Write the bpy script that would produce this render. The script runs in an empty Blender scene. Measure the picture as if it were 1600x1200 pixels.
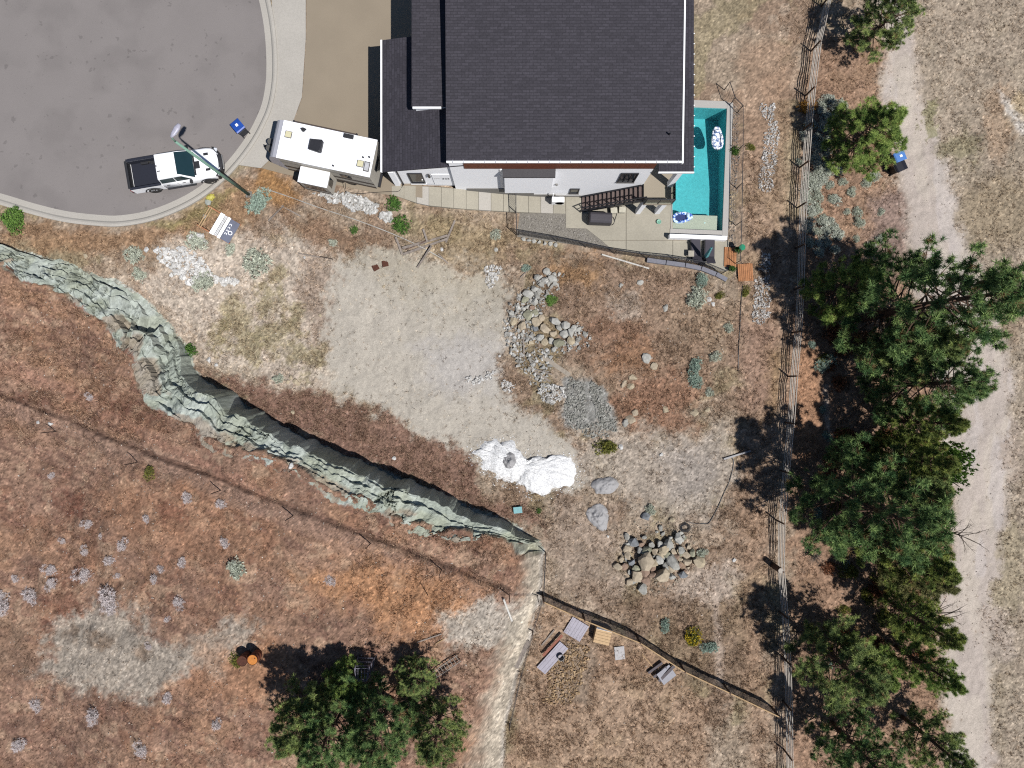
import bpy, bmesh, math, random
import numpy as np
from mathutils import Vector, Matrix

# ------------------------------------------------------------------ camera, sky, sun, exposure
S = 0.0445           # metres on level ground for one pixel of the 1600 px wide photograph
H = 47.5             # height of the drone above the lot
SUN_EL, SUN_AZ = 60.0, 129.0     # sun in the lower right: shadows fall to the upper left
sc = bpy.context.scene
cam_d = bpy.data.cameras.new('camera'); cam = bpy.data.objects.new('camera', cam_d)
sc.collection.objects.link(cam)
cam.location = (0, 0, H); cam.rotation_euler = (0, 0, 0)
cam_d.sensor_fit = 'HORIZONTAL'; cam_d.sensor_width = 36
cam_d.lens = 18.0 / (800 * S / H); cam_d.clip_end = 3000
sc.camera = cam
w = bpy.data.worlds.new('World'); sc.world = w; w.use_nodes = True
nt = w.node_tree; bg = nt.nodes['Background']
sky = nt.nodes.new('ShaderNodeTexSky'); sky.sky_type = 'NISHITA'; sky.sun_disc = False
sky.sun_elevation = math.radians(SUN_EL); sky.sun_rotation = math.radians(SUN_AZ); sky.dust_density = .3; sky.ozone_density = 4
nt.links.new(sky.outputs[0], bg.inputs[0]); bg.inputs[1].default_value = 0.055
ld = bpy.data.lights.new('sun', 'SUN'); ld.energy = 4.9; ld.angle = math.radians(0.5); ld.color = (1, .975, .945)
lo = bpy.data.objects.new('sun', ld); sc.collection.objects.link(lo)
_e, _a = math.radians(SUN_EL), math.radians(SUN_AZ)
sdir = Vector((math.sin(_a) * math.cos(_e), math.cos(_a) * math.cos(_e), math.sin(_e)))
lo.rotation_euler = (-sdir).to_track_quat('-Z', 'Y').to_euler(); lo.location = sdir * 80
sc.view_settings.view_transform = 'Standard'; sc.view_settings.look = 'None'
sc.view_settings.exposure = 0.22; sc.view_settings.gamma = 1
sc.render.engine = 'CYCLES'
sc.cycles.use_denoising = False; sc.cycles.filter_width = 1.15
sc.cycles.max_bounces = 6; sc.cycles.transparent_max_bounces = 8
sc.cycles.diffuse_bounces = 2

C = sc.collection
RNG = np.random.default_rng(7)
random.seed(11)
F = 1.75             # brightness of a white level surface in full sun: turns colours seen in sunlight into albedo

def lin(c):
    c = np.asarray(c, float) / 255
    return np.where(c <= .04045, c / 12.92, ((c + .055) / 1.055) ** 2.4)
def A(*c):
    return lin(c) / F

# ------------------------------------------------------------------ noise
def _hash(ix, iy, seed):
    h = (ix.astype(np.int64) * 374761393 + iy.astype(np.int64) * 668265263 + seed * 1013904223) & 0xffffffff
    h = ((h ^ (h >> 13)) * 1274126177) & 0xffffffff
    h = (h ^ (h >> 16)) & 0xffffffff
    return h / 4294967295.0
def vnoise(x, y, seed=0):
    xi = np.floor(x); yi = np.floor(y); fx = x - xi; fy = y - yi
    fx = fx * fx * fx * (fx * (fx * 6 - 15) + 10); fy = fy * fy * fy * (fy * (fy * 6 - 15) + 10)
    a = _hash(xi, yi, seed); b = _hash(xi + 1, yi, seed); c = _hash(xi, yi + 1, seed); d = _hash(xi + 1, yi + 1, seed)
    return (a + (b - a) * fx) * (1 - fy) + (c + (d - c) * fx) * fy
def fbm(x, y, oct=4, seed=0, gain=.5):
    t = 0; a = 1; n = 0
    for i in range(oct):
        t = t + a * vnoise(x, y, seed + i * 17); n += a; a *= gain
        x, y = (x * .8 - y * .6) * 2.03 + 13.1, (x * .6 + y * .8) * 2.03 + 7.7
    return t / n
def sstep(a, b, x):
    t = np.clip((x - a) / (b - a), 0, 1); return t * t * (3 - 2 * t)
def sdpoly(x, y, pts):
    """signed distance, negative inside"""
    p = np.asarray(pts, float); d = np.full(x.shape, 1e18); s = np.ones(x.shape)
    n = len(p)
    for i in range(n):
        ax, ay = p[i]; bx, by = p[(i + 1) % n]
        ex, ey = bx - ax, by - ay; wx, wy = x - ax, y - ay
        t = np.clip((wx * ex + wy * ey) / (ex * ex + ey * ey + 1e-12), 0, 1)
        d = np.minimum(d, (wx - ex * t) ** 2 + (wy - ey * t) ** 2)
        c1 = y >= ay; c2 = y < by; c3 = ex * wy > ey * wx
        s = np.where((c1 & c2 & c3) | (~c1 & ~c2 & ~c3), -s, s)
    return s * np.sqrt(d)
def dline(x, y, pts):
    p = np.asarray(pts, float); d = np.full(x.shape, 1e18)
    for (ax, ay), (bx, by) in zip(p[:-1], p[1:]):
        ex, ey = bx - ax, by - ay; wx, wy = x - ax, y - ay
        t = np.clip((wx * ex + wy * ey) / (ex * ex + ey * ey + 1e-12), 0, 1)
        d = np.minimum(d, (wx - ex * t) ** 2 + (wy - ey * t) ** 2)
    return np.sqrt(d)

# a pixel of the photograph and a height give a point of the place
def W(px, py, z=0.0):
    k = S * (H - z) / H
    return Vector(((px - 800) * k, (600 - py) * k, z))

# ------------------------------------------------------------------ terrain
ZS = 2.4             # street, driveway and garage level above the lot
STREET = [(-2000, 360), (-200, 345), (0, 345), (100, 372), (190, 380), (270, 366), (345, 322), (420, 300), (520, 312), (600, 322), (640, 322), (640, -2000), (-2000, -2000)]
TOE = [(-900, 250), (-200, 335), (0, 378), (60, 397), (110, 410), (160, 432), (200, 442), (232, 470), (268, 510), (288, 545), (304, 575), (336, 602), (400, 640), (440, 664),
       (500, 694), (560, 720), (620, 745), (680, 770), (760, 802), (800, 822), (846, 846), (853, 860), (849, 925), (832, 985), (816, 1045), (800, 1110), (770, 1300), (700, 1800), (-3000, 1800), (-3000, 250)]
CREST = [(-900, 330), (-200, 395), (20, 415), (55, 445), (105, 465), (142, 492), (170, 515), (187, 545), (205, 562), (214, 592), (228, 622), (258, 650), (300, 668), (345, 692), (400, 708),
         (440, 718), (480, 742), (520, 770), (590, 790), (640, 818), (700, 833), (760, 843), (800, 852), (812, 868), (806, 930), (770, 1000), (740, 1100), (700, 1300), (640, 1800), (-3000, 1800), (-3000, 330)]
def _ground_px(pts, z):      # photo pixels of points at height z -> the same points seen on level ground
    return [(800 + (p[0] - 800) * (H - zz) / H, 600 + (p[1] - 600) * (H - zz) / H) for p, zz in zip(pts, z)]
_hx = [-300, 0, 150, 300, 420, 520, 650, 760, 850]
_hz = [1.9, 2.0, 2.4, 4.0, 4.9, 4.9, 4.3, 3.4, 2.2]
CRESTG = _ground_px(CREST, [np.interp(p[0], _hx, _hz) + .4 for p in CREST])
TOEG = _ground_px(TOE, [1.4 * float(sstep(350, 0, p[0])) for p in TOE])
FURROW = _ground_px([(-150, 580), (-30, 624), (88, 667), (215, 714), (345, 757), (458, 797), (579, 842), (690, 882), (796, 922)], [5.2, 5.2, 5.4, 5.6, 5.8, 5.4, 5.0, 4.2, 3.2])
POOL_C = W(1092, 264); POOL_R = math.radians(-2.2)

def build_height(X, Y):
    qx = X / S + 800; qy = 600 - Y / S
    d = sdpoly(qx, qy, STREET)
    k = 1 - sstep(0, 185, d)
    z = ZS * k
    flat = sstep(-6, 10, d)
    patio = sdpoly(qx, qy, [(800, 40), (1150, 40), (1150, 425), (1050, 415), (800, 372)])
    pk = sstep(0, 30, patio)
    z = z * np.where(qx > 790, np.maximum(pk, sstep(860, 800, qx)), 1)
    und = (fbm(X / 6, Y / 6, 3, 3) - .5) * .7 + (fbm(X / 1.1, Y / 1.1, 3, 5) - .5) * .22 + (fbm(X / .28, Y / .28, 2, 9) - .5) * .07
    # low mound below the patio, verge beyond the rail fence
    mound = np.exp(-(((qx - 960) / 170) ** 2 + ((qy - 520) / 130) ** 2)) * .9
    z = z + (und + mound) * flat * pk * .9
    # hill
    wx = (fbm(X / 1.2, Y / 1.2, 3, 21) - .5) * 22; wy = (fbm(X / 1.2, Y / 1.2, 3, 22) - .5) * 22
    lx_ = (fbm(X / 3, Y / 3, 2, 25) - .5) * 16; ly_ = (fbm(X / 3, Y / 3, 2, 26) - .5) * 16
    dt = -sdpoly(qx + lx_, qy + ly_, TOEG); dc = -sdpoly(qx + wx, qy + wy, CRESTG)
    t = np.clip(dt / (dt + np.maximum(-dc, 0) + 1e-6), 0, 1)
    t = np.where(dc > 0, 1.0, t); t = np.where(dt <= 0, 0.0, t)
    hc = np.interp(qx, _hx, _hz)
    prof = np.where(qy > 860, t, np.maximum(t ** 2.2 - .07 * np.sin(np.pi * t), -.05))      # the rock face itself is a mesh of its own over this
    hill = hc * prof
    dcm = np.maximum(dc, 0) * S
    hill = hill + np.where(dc > 0, np.minimum(dcm, 60) * .075 + (fbm(X / 1.5, Y / 1.5, 4, 41) - .5) * .5 * sstep(0, 60, dc), 0)
    zb = z
    z = z + np.where(dt > 0, hill, 0)
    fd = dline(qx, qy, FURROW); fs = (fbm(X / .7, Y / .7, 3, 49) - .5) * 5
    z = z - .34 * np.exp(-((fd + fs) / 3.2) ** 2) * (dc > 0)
    # excavation under the pool
    lx = (X - POOL_C.x) * math.cos(POOL_R) + (Y - POOL_C.y) * math.sin(POOL_R)
    ly = -(X - POOL_C.x) * math.sin(POOL_R) + (Y - POOL_C.y) * math.cos(POOL_R)
    z = np.where((np.abs(lx) < 2.15) & (np.abs(ly) < 4.6), -3.5, z)
    return z, dt, dc, t, zb

def axis(lo, hi, st):
    mid = np.arange(lo, hi + st / 2, st)
    g = np.cumsum(st * 1.45 ** np.arange(1, 23))
    return np.concatenate([lo - g[::-1], mid, hi + g])
XS = axis(-38.2, 38.2, .09); YS = axis(-29.2, 29.2, .09)
GX, GY = np.meshgrid(XS, YS)
GZ, GDT, GDC, GT, GB = build_height(GX, GY)
PX = 800 + GX / S * H / (H - GZ); PY = 600 - GY / S * H / (H - GZ)      # where each ground point shows in the photograph

def _bil(arr, x, y):
    i = np.clip(np.searchsorted(XS, x) - 1, 0, len(XS) - 2); j = np.clip(np.searchsorted(YS, y) - 1, 0, len(YS) - 2)
    fx = np.clip((x - XS[i]) / (XS[i + 1] - XS[i]), 0, 1); fy = np.clip((y - YS[j]) / (YS[j + 1] - YS[j]), 0, 1)
    if arr.ndim == 3: fx = fx[..., None]; fy = fy[..., None]
    return (arr[j, i] * (1 - fx) + arr[j, i + 1] * fx) * (1 - fy) + (arr[j + 1, i] * (1 - fx) + arr[j + 1, i + 1] * fx) * fy
def hz(x, y): return float(_bil(GZ, np.array(float(x)), np.array(float(y))))
def G(px, py, dz=0.0):       # the ground point seen at a pixel
    z = 0.0
    for _ in range(12):
        p = W(px, py, z); z = .5 * z + .5 * hz(p.x, p.y)
    return Vector((p.x, p.y, hz(p.x, p.y) + dz))

# ---- what the ground is made of
COL = np.empty(GX.shape + (3,)); GRASS = np.zeros(GX.shape)
N0 = fbm(GX / 3.2, GY / 3.2, 5, 51); N1 = fbm(GX / .9, GY / .9, 4, 57); N2 = fbm(GX / .3, GY / .3, 3, 61); N3 = fbm(GX / 8, GY / 8, 3, 67)
WXn = (fbm(GX / 1.6, GY / 1.6, 6, 71, .78) - .5) * 1.25; WYn = (fbm(GX / 1.6, GY / 1.6, 6, 72, .78) - .5) * 1.25
COL[:] = A(170, 148, 122); GRASS[:] = .5
def mixc(m, c, g=None):
    global COL, GRASS
    COL = COL * (1 - m[..., None]) + np.asarray(c) * m[..., None]
    if g is not None: GRASS = GRASS * (1 - m) + g * m
def zone(pts, c, soft=10, warp=45, amt=1.0, g=None, noise=None):
    p = np.asarray(pts, float)
    if np.ptp(p[:, 0]) < 1500 and np.ptp(p[:, 1]) < 1500:
        x0, y0 = p.min(0) - warp - soft - 5; x1, y1 = p.max(0) + warp + soft + 5
        sel = (PX > x0) & (PX < x1) & (PY > y0) & (PY < y1)
        if not sel.any(): return sel * 0.
        m = np.zeros(PX.shape)
        m[sel] = sstep(soft, -soft, sdpoly(PX[sel] + warp * WXn[sel], PY[sel] + warp * WYn[sel], pts))
    else:
        m = sstep(soft, -soft, sdpoly(PX + warp * WXn, PY + warp * WYn, pts))
    m = m * amt
    if noise is not None: m = m * noise
    mixc(m, A(*c), g)
    return m
def blob(x, y, r, c, soft=None, warp=40, amt=1.0, g=None, ry=None, ang=0):
    a = math.radians(ang)
    pts = [(x + r * math.cos(t) * math.cos(a) - (ry or r) * math.sin(t) * math.sin(a), y + r * math.cos(t) * math.sin(a) + (ry or r) * math.sin(t) * math.cos(a)) for t in np.linspace(0, 6.283, 13)[:-1]]
    return zone(pts, c, soft or r * .35, warp, amt, g)
SMOOTH = np.zeros(GX.shape)
# patchy dry lot everywhere
mixc(sstep(.48, .6, N0) * .7, A(152, 122, 96), .85)
mixc(sstep(.55, .64, N1) * .55, A(186, 164, 138), .3)
mixc(sstep(.56, .66, fbm(GX / 2.1, GY / 2.1, 4, 83)) * .5, A(148, 136, 92), .8)
# street verge
zone([(180, 360), (250, 350), (330, 310), (380, 280), (420, 300), (380, 350), (300, 385), (200, 395), (60, 395), (0, 370), (0, 330)], (160, 122, 84), 14, 50, .85, .95)
zone([(230, 350), (290, 335), (345, 300), (372, 300), (340, 330), (270, 360)], (140, 128, 74), 8, 30, .8, .95)
zone([(400, 262), (440, 275), (470, 300), (440, 330), (400, 310)], (170, 122, 62), 10, 30, .9, .95)
# beige left part of the lot
zone([(200, 440), (270, 390), (400, 360), (520, 370), (530, 480), (515, 600), (420, 610), (340, 585), (300, 540), (260, 490)], (206, 188, 166), 25, 80, .85, .2)
for (x, y, r) in [(365, 500, 34), (430, 520, 30), (395, 545, 28), (455, 490, 26), (340, 520, 22), (470, 560, 24), (500, 545, 18), (420, 450, 24)]:
    blob(x, y, r, (156, 142, 98), None, 80, .7, .9)
zone([(420, 330), (520, 345), (600, 372), (640, 400), (560, 400), (480, 380)], (140, 104, 74), 14, 50, .8, .9)
zone([(480, 395), (520, 400), (545, 470), (520, 560), (480, 520), (470, 440)], (150, 122, 100), 12, 70, .5, .7)
# pale grey building pad
pad = zone([(528, 400), (575, 388), (650, 402), (720, 418), (775, 440), (798, 480), (792, 540), (775, 585), (800, 640), (850, 662), (905, 690), (930, 740), (905, 770), (850, 765), (740, 725), (690, 692), (640, 674), (600, 652), (532, 632), (503, 600), (515, 555), (522, 480)], (201, 190, 171), 14, 80, 1, .03)
zone([(560, 400), (700, 405), (780, 450), (790, 520), (700, 500), (600, 470)], (188, 178, 158), 40, 90, .6, .12)
zone([(540, 385), (620, 395), (760, 425), (770, 470), (650, 440), (560, 420)], (174, 160, 132), 30, 90, .55, .35)
zone([(640, 545), (720, 520), (790, 540), (770, 620), (700, 620)], (198, 190, 180), 26, 70, .8)
SMOOTH = np.maximum(SMOOTH, pad * .85)
# red-brown strip along the foot of the rock
zone([(300, 580), (335, 588), (420, 602), (500, 612), (530, 634), (600, 652), (640, 676), (700, 692), (742, 730), (752, 772), (832, 802), (852, 842), (760, 800), (620, 744), (440, 663), (330, 600)], (142, 108, 88), 9, 60, 1, 1)
zone([(340, 600), (420, 612), (480, 640), (560, 690), (640, 720), (600, 735), (480, 680), (380, 630)], (126, 92, 76), 16, 70, .5, 1)
# mound right of the boulders
zone([(830, 400), (960, 400), (1080, 430), (1130, 480), (1140, 560), (1100, 640), (1040, 680), (960, 650), (900, 560), (850, 470)], (158, 128, 102), 22, 70, .9, .95)
for (x, y, r, ry, c) in [(905, 425, 45, 25, (166, 124, 74)), (960, 520, 50, 34, (150, 110, 82)), (980, 560, 42, 24, (160, 114, 76)), (1030, 625, 62, 42, (156, 110, 80)), (1060, 540, 40, 40, (148, 120, 94)), (975, 470, 30, 20, (182, 164, 144)), (930, 640, 25, 18, (176, 160, 138)), (1120, 520, 26, 50, (168, 142, 112)), (1080, 490, 40, 24, (160, 134, 106)), (990, 640, 40, 20, (156, 114, 84))]:
    blob(x, y, r, c, None, 80, .7, .95, ry)
zone([(640, 330), (700, 335), (790, 360), (840, 395), (760, 410), (660, 390)], (154, 132, 92), 20, 60, .7, .85)
# grey gravel spill and the scraped ground below it
zone([(882, 592), (915, 590), (940, 600), (960, 640), (966, 676), (930, 676), (890, 668), (875, 640)], (158, 156, 148), 6, 30, .95, .05)
zone([(900, 690), (960, 670), (1050, 680), (1130, 660), (1160, 700), (1150, 770), (1090, 820), (1000, 800), (940, 760)], (184, 168, 148), 26, 80, .9, .12)
zone([(1030, 700), (1110, 690), (1120, 760), (1060, 780)], (170, 158, 146), 24, 60, .7, .08)
zone([(860, 780), (960, 800), (980, 920), (940, 960), (870, 920), (852, 850)], (170, 148, 126), 18, 60, .85, .25)
zone([(890, 920), (1000, 925), (1120, 920), (1200, 980), (1180, 1100), (1080, 1060), (960, 960)], (142, 114, 88), 24, 60, .75, .95)
zone([(1090, 880), (1130, 880), (1160, 920), (1110, 945), (1040, 930)], (196, 176, 156), 12, 50, .7, .2)
zone([(1110, 900), (1118, 900), (1128, 980), (1135, 1080), (1124, 1080), (1116, 980)], (186, 164, 144), 5, 20, .7, .2)
# strip along the rail fence
zone([(1160, 60), (1235, 60), (1232, 400), (1215, 640), (1200, 900), (1205, 1250), (1170, 1250), (1160, 900), (1160, 600), (1152, 440)], (170, 136, 106), 18, 40, .7, .6)
zone([(1190, 540), (1225, 540), (1215, 640), (1195, 650)], (178, 144, 92), 12, 40, .7, 1)
zone([(1150, 500), (1212, 500), (1205, 640), (1160, 650)], (160, 126, 104), 20, 40, .7, .3)
# below the trees
zone([(1262, 60), (1380, 60), (1400, 300), (1430, 440), (1480, 700), (1480, 1250), (1232, 1250), (1232, 700), (1250, 400)], (166, 128, 98), 14, 50, .85, .75)
zone([(1250, 540), (1275, 545), (1290, 620), (1285, 700), (1250, 740), (1240, 640)], (176, 128, 90), 8, 30, .8, .7)
zone([(1360, 300), (1408, 300), (1425, 400), (1400, 440), (1340, 420), (1365, 350)], (152, 128, 116), 14, 40, .75, .2)
zone([(1288, 600), (1296, 600), (1300, 690), (1292, 690)], (205, 185, 165), 4, 16, .8, 0)
# gravel track
TRACK = [(1365, -60), (1378, 60), (1386, 152), (1402, 240), (1412, 320), (1425, 400), (1440, 500), (1465, 620), (1482, 720), (1493, 800), (1488, 870), (1472, 930), (1466, 980), (1478, 1050), (1480, 1280), (1550, 1280), (1550, 1050), (1558, 900), (1572, 800), (1580, 700), (1578, 600), (1560, 500), (1526, 410), (1500, 340), (1476, 250), (1444, 165), (1424, 60), (1404, -60)]
zone([(1420, -100), (1900, -100), (1900, 1300), (1550, 1300), (1570, 700), (1510, 410), (1440, 160)], (176, 158, 134), 14, 40, .85, .5)
tm = zone(TRACK, (214, 198, 179), 15, 30, .97, 0)
mixc(tm * sstep(.5, .62, fbm(GX / 1.6, GY / 5, 3, 91)) * .4, A(194, 176, 166), 0)
SMOOTH = np.maximum(SMOOTH, tm)
mixc(tm * sstep(.6, .7, fbm(GX / 1.2 + 5, GY / 4, 3, 93)) * .5, A(216, 203, 194), 0)
for (x, y, r, ry, c) in [(1450, 190, 10, 34, (150, 144, 96)), (1560, 190, 30, 60, (178, 148, 116)), (1590, 175, 20, 24, (192, 168, 126)), (1500, 230, 30, 24, (142, 132, 96)), (1560, 330, 60, 60, (160, 140, 108)), (1580, 480, 30, 60, (164, 140, 112)), (1580, 900, 26, 90, (168, 152, 120)), (1560, 990, 30, 50, (186, 168, 150)), (1580, 700, 16, 50, (176, 156, 136))]:
    blob(x, y, r, c, None, 50, .75, .9, ry)
zone([(1558, 140), (1575, 158), (1600, 195), (1640, 240), (1640, 255), (1600, 215), (1572, 180)], (214, 204, 190), 6, 24, .85, .05)
# hill
hm = sstep(0, 14, GDT)
COL = COL * (1 - hm[..., None]) + A(151, 121, 104) * hm[..., None]; GRASS = GRASS * (1 - hm) + .5 * hm
ih = hm > 0
hn = fbm(GX / 2.6, GY / 2.6, 5, 101, .55); hn2 = fbm(GX / 1.0, GY / 1.0, 4, 107); hn3 = fbm((GX * .92 - GY * .39) / 6, (GX * .39 + GY * .92) / .9, 4, 111)
mixc(hm * sstep(.45, .68, hn) * .4, A(172, 136, 110), .6)
mixc(hm * sstep(.5, .6, 1 - hn) * .4, A(142, 116, 104), .35)
mixc(hm * sstep(.54, .70, hn2) * .4, A(124, 86, 70), .8)
mixc(hm * sstep(.52, .64, hn3) * .6, A(168, 138, 120), .2)
mixc(hm * sstep(.60, .66, fbm((GX * .92 - GY * .39) / 1.4, (GX * .39 + GY * .92) / .35, 4, 119, .6)) * .55, A(112, 84, 76), .6)
mixc(hm * sstep(.62, .7, fbm(GX / .8, GY / .8, 4, 113)) * .45, A(190, 164, 142), .1)
zone([(90, 640), (200, 690), (420, 780), (640, 870), (800, 930), (800, 950), (620, 890), (400, 800), (180, 710), (-40, 640), (-40, 615)], (164, 136, 122), 10, 26, .7, .1)
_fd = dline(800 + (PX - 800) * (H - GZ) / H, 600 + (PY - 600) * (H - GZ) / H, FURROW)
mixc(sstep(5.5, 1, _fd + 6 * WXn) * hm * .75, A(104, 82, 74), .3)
zone([(0, 560), (120, 600), (260, 690), (420, 770), (420, 780), (250, 705), (110, 625), (0, 585)], (166, 128, 112), 8, 26, .6, .3)
zone([(450, 900), (600, 880), (760, 930), (720, 980), (640, 1000), (560, 960)], (184, 138, 102), 25, 80, .7, .8)
zone([(150, 750), (330, 770), (420, 860), (300, 900), (180, 850)], (170, 130, 104), 30, 70, .5, .6)
for (x, y, r, ry, an) in [(110, 785, 30, 14, 25), (130, 800, 26, 10, 30), (90, 950, 30, 22, 0), (270, 800, 22, 14, 40), (60, 630, 40, 14, 20), (200, 640, 40, 10, 30), (240, 640, 18, 10, 40), (110, 905, 30, 14, 10)]:
    blob(x, y, r, (112, 74, 62), None, 70, .6, .9, ry, an)
zone([(50, 1060), (105, 965), (150, 945), (205, 950), (232, 1000), (300, 1005), (345, 985), (392, 958), (390, 1000), (340, 1040), (300, 1060), (200, 1090)], (182, 174, 164), 16, 75, .85, .06)
for (x, y, r) in [(118, 992, 12), (160, 998, 18), (225, 1018, 14)]: blob(x, y, r, (128, 108, 92), 6, 40, .7, .6)
zone([(-30, 960), (60, 980), (60, 1060), (-30, 1060)], (128, 106, 92), 20, 50, .7, .7)
zone([(300, 1010), (420, 990), (470, 1040), (430, 1100), (300, 1090)], (180, 136, 106), 16, 60, .5, .3)
zone([(676, 965), (720, 945), (790, 940), (835, 930), (828, 990), (770, 1022), (700, 1010)], (190, 184, 176), 14, 70, .85, .05)
# bare rock band, sandy east bank
N5a = fbm(GX / .17, GY / .17, 2, 131)
rk = sstep(0.002, .012, GT + (N5a - .5) * .008) * sstep(1.0, .93, GT + np.maximum(N1 - .5, 0) * .35) * (GT < .999) * (PY < 866)
rcol = A(184, 188, 174) * (1 - sstep(.45, .6, N1)[..., None] * .5) + A(214, 216, 206) * sstep(.45, .6, N1)[..., None] * .5
rcol = rcol * (1 - .6 * sstep(.5, .62, fbm(GX / 1.6, GY / 1.6, 4, 121))[..., None]) + A(172, 172, 148) * .6 * sstep(.5, .62, fbm(GX / 1.6, GY / 1.6, 4, 121))[..., None]
rcol = rcol * (.9 + .2 * N2[..., None])
mixc(rk, rcol, 0)
mixc(rk * sstep(.60, .64, fbm(GX / 1.4, GY / 1.0, 4, 127)) * sstep(.25, .4, GT) * .5, A(168, 138, 116), .3)
sd = sstep(0, .1, GT) * sstep(1.0, .35, GT + (N1 - .5) * .5) * (PY >= 862) * (PX > 600)
mixc(sd * .9, A(196, 187, 173) * (.78 + .3 * N2[..., None] + .14 * sstep(.45, .6, N1)[..., None]), .05)
zone([(140, 445), (200, 455), (225, 500), (170, 490)], (176, 146, 116), 8, 30, .7)
# lower yard
zone([(852, 935), (1062, 1035), (1100, 1100), (1100, 1260), (780, 1260), (820, 1040)], (178, 144, 112), 8, 40, .75, .6)
zone([(880, 1000), (930, 1010), (920, 1100), (850, 1090)], (150, 130, 108), 8, 30, .7, .1)
zone([(960, 1000), (1040, 1040), (1000, 1060), (940, 1030)], (150, 116, 88), 12, 40, .6, .6)
_lum = COL @ np.array([.3, .55, .15]); COL = (_lum[..., None] + (COL - _lum[..., None]) * (.84 + .16 * hm[..., None])) * (np.array([.99, 1.0, 1.03]) * (1 - hm[..., None]) + np.array([1.03, 1.0, .94]) * hm[..., None])
RG = 1 - .88 * SMOOTH; CBASE = COL.copy()
COL *= (1 + RG * .42 * (N2 - .5))[..., None] * (1 + RG * .2 * (N1 - .5))[..., None]
COL *= 1 + (RNG.random(GX.shape)[..., None] - .5) * .6 * RG[..., None]
_sp = RNG.random(GX.shape); COL *= np.where(_sp < .035, 1 + .6 * RG, np.where(_sp > .95, 1 - .42 * RG, 1))[..., None]      # grit: pale and dark stones
COL *= (1 + .13 * np.clip(GRASS, 0, 1))[..., None]
N5 = fbm(GX / .17, GY / .17, 2, 131); COL *= (1 + RG * .75 * (N5 - .5))[..., None]
# nothing grows on what is built
GRASS *= sstep(4, 14, sdpoly(PX, PY, [(-900, 325), (0, 325), (100, 350), (190, 358), (250, 346), (335, 302), (400, 262), (440, 272), (520, 290), (610, 306), (640, 312), (640, -900), (-900, -900)]))
GRASS *= sstep(0, 8, sdpoly(PX, PY, [(600, -900), (600, 306), (650, 318), (805, 330), (812, 372), (960, 400), (1130, 432), (1160, 400), (1150, -900)]))

def grid_mesh(name, X, Y, Z, cols):
    ny, nx = X.shape; n = nx * ny
    me = bpy.data.meshes.new(name)
    me.vertices.add(n)
    me.vertices.foreach_set('co', np.stack([X, Y, Z], -1).astype(np.float32).ravel())
    i = (np.arange(ny - 1)[:, None] * nx + np.arange(nx - 1)[None]).ravel()
    q = np.stack([i, i + 1, i + nx + 1, i + nx], -1).astype(np.int32)
    me.loops.add(q.size); me.loops.foreach_set('vertex_index', q.ravel())
    me.polygons.add(len(q)); me.polygons.foreach_set('loop_start', np.arange(0, q.size, 4, dtype=np.int32)); me.polygons.foreach_set('loop_total', np.full(len(q), 4, np.int32))
    me.polygons.foreach_set('use_smooth', np.ones(len(q), bool))
    at = me.attributes.new('soil', 'FLOAT_COLOR', 'POINT')
    at.data.foreach_set('color', np.concatenate([cols, np.ones(cols.shape[:2] + (1,))], -1).astype(np.float32).ravel())
    me.update(); me.validate()
    return me
# ------------------------------------------------------------------ materials
def vcol_mat(name, attr, rough=.9, scale=30, var=.3, bump=.3, trans=0.0, bscale=None):
    m = bpy.data.materials.new(name); m.use_nodes = True; n = m.node_tree.nodes; l = m.node_tree.links
    b = n['Principled BSDF']; b.inputs['Roughness'].default_value = rough; b.inputs['Specular IOR Level'].default_value = .2
    a = n.new('ShaderNodeAttribute'); a.attribute_name = attr
    if var > 0:
        tc = n.new('ShaderNodeTexCoord')
        no = n.new('ShaderNodeTexNoise'); no.inputs['Scale'].default_value = scale; no.inputs['Detail'].default_value = 5; no.inputs['Roughness'].default_value = .65
        l.new(tc.outputs['Object'], no.inputs['Vector'])
        mr = n.new('ShaderNodeMapRange'); mr.inputs['From Min'].default_value = .25; mr.inputs['From Max'].default_value = .75
        mr.inputs['To Min'].default_value = 1 - var; mr.inputs['To Max'].default_value = 1 + var
        l.new(no.outputs['Fac'], mr.inputs['Value'])
        vm = n.new('ShaderNodeVectorMath'); vm.operation = 'SCALE'
        l.new(a.outputs['Color'], vm.inputs[0]); l.new(mr.outputs[0], vm.inputs['Scale'])
        l.new(vm.outputs[0], b.inputs['Base Color'])
        if bump > 0:
            bp = n.new('ShaderNodeBump'); bp.inputs['Strength'].default_value = bump; bp.inputs['Distance'].default_value = .04
            l.new(no.outputs['Fac'], bp.inputs['Height']); l.new(bp.outputs[0], b.inputs['Normal'])
    else:
        l.new(a.outputs['Color'], b.inputs['Base Color'])
    if trans:
        out = n['Material Output']; t = n.new('ShaderNodeBsdfTranslucent'); mx = n.new('ShaderNodeMixShader'); mx.inputs[0].default_value = trans
        l.new(a.outputs['Color'], t.inputs['Color']); l.new(b.outputs[0], mx.inputs[1]); l.new(t.outputs[0], mx.inputs[2]); l.new(mx.outputs[0], out.inputs[0])
    return m

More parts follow.
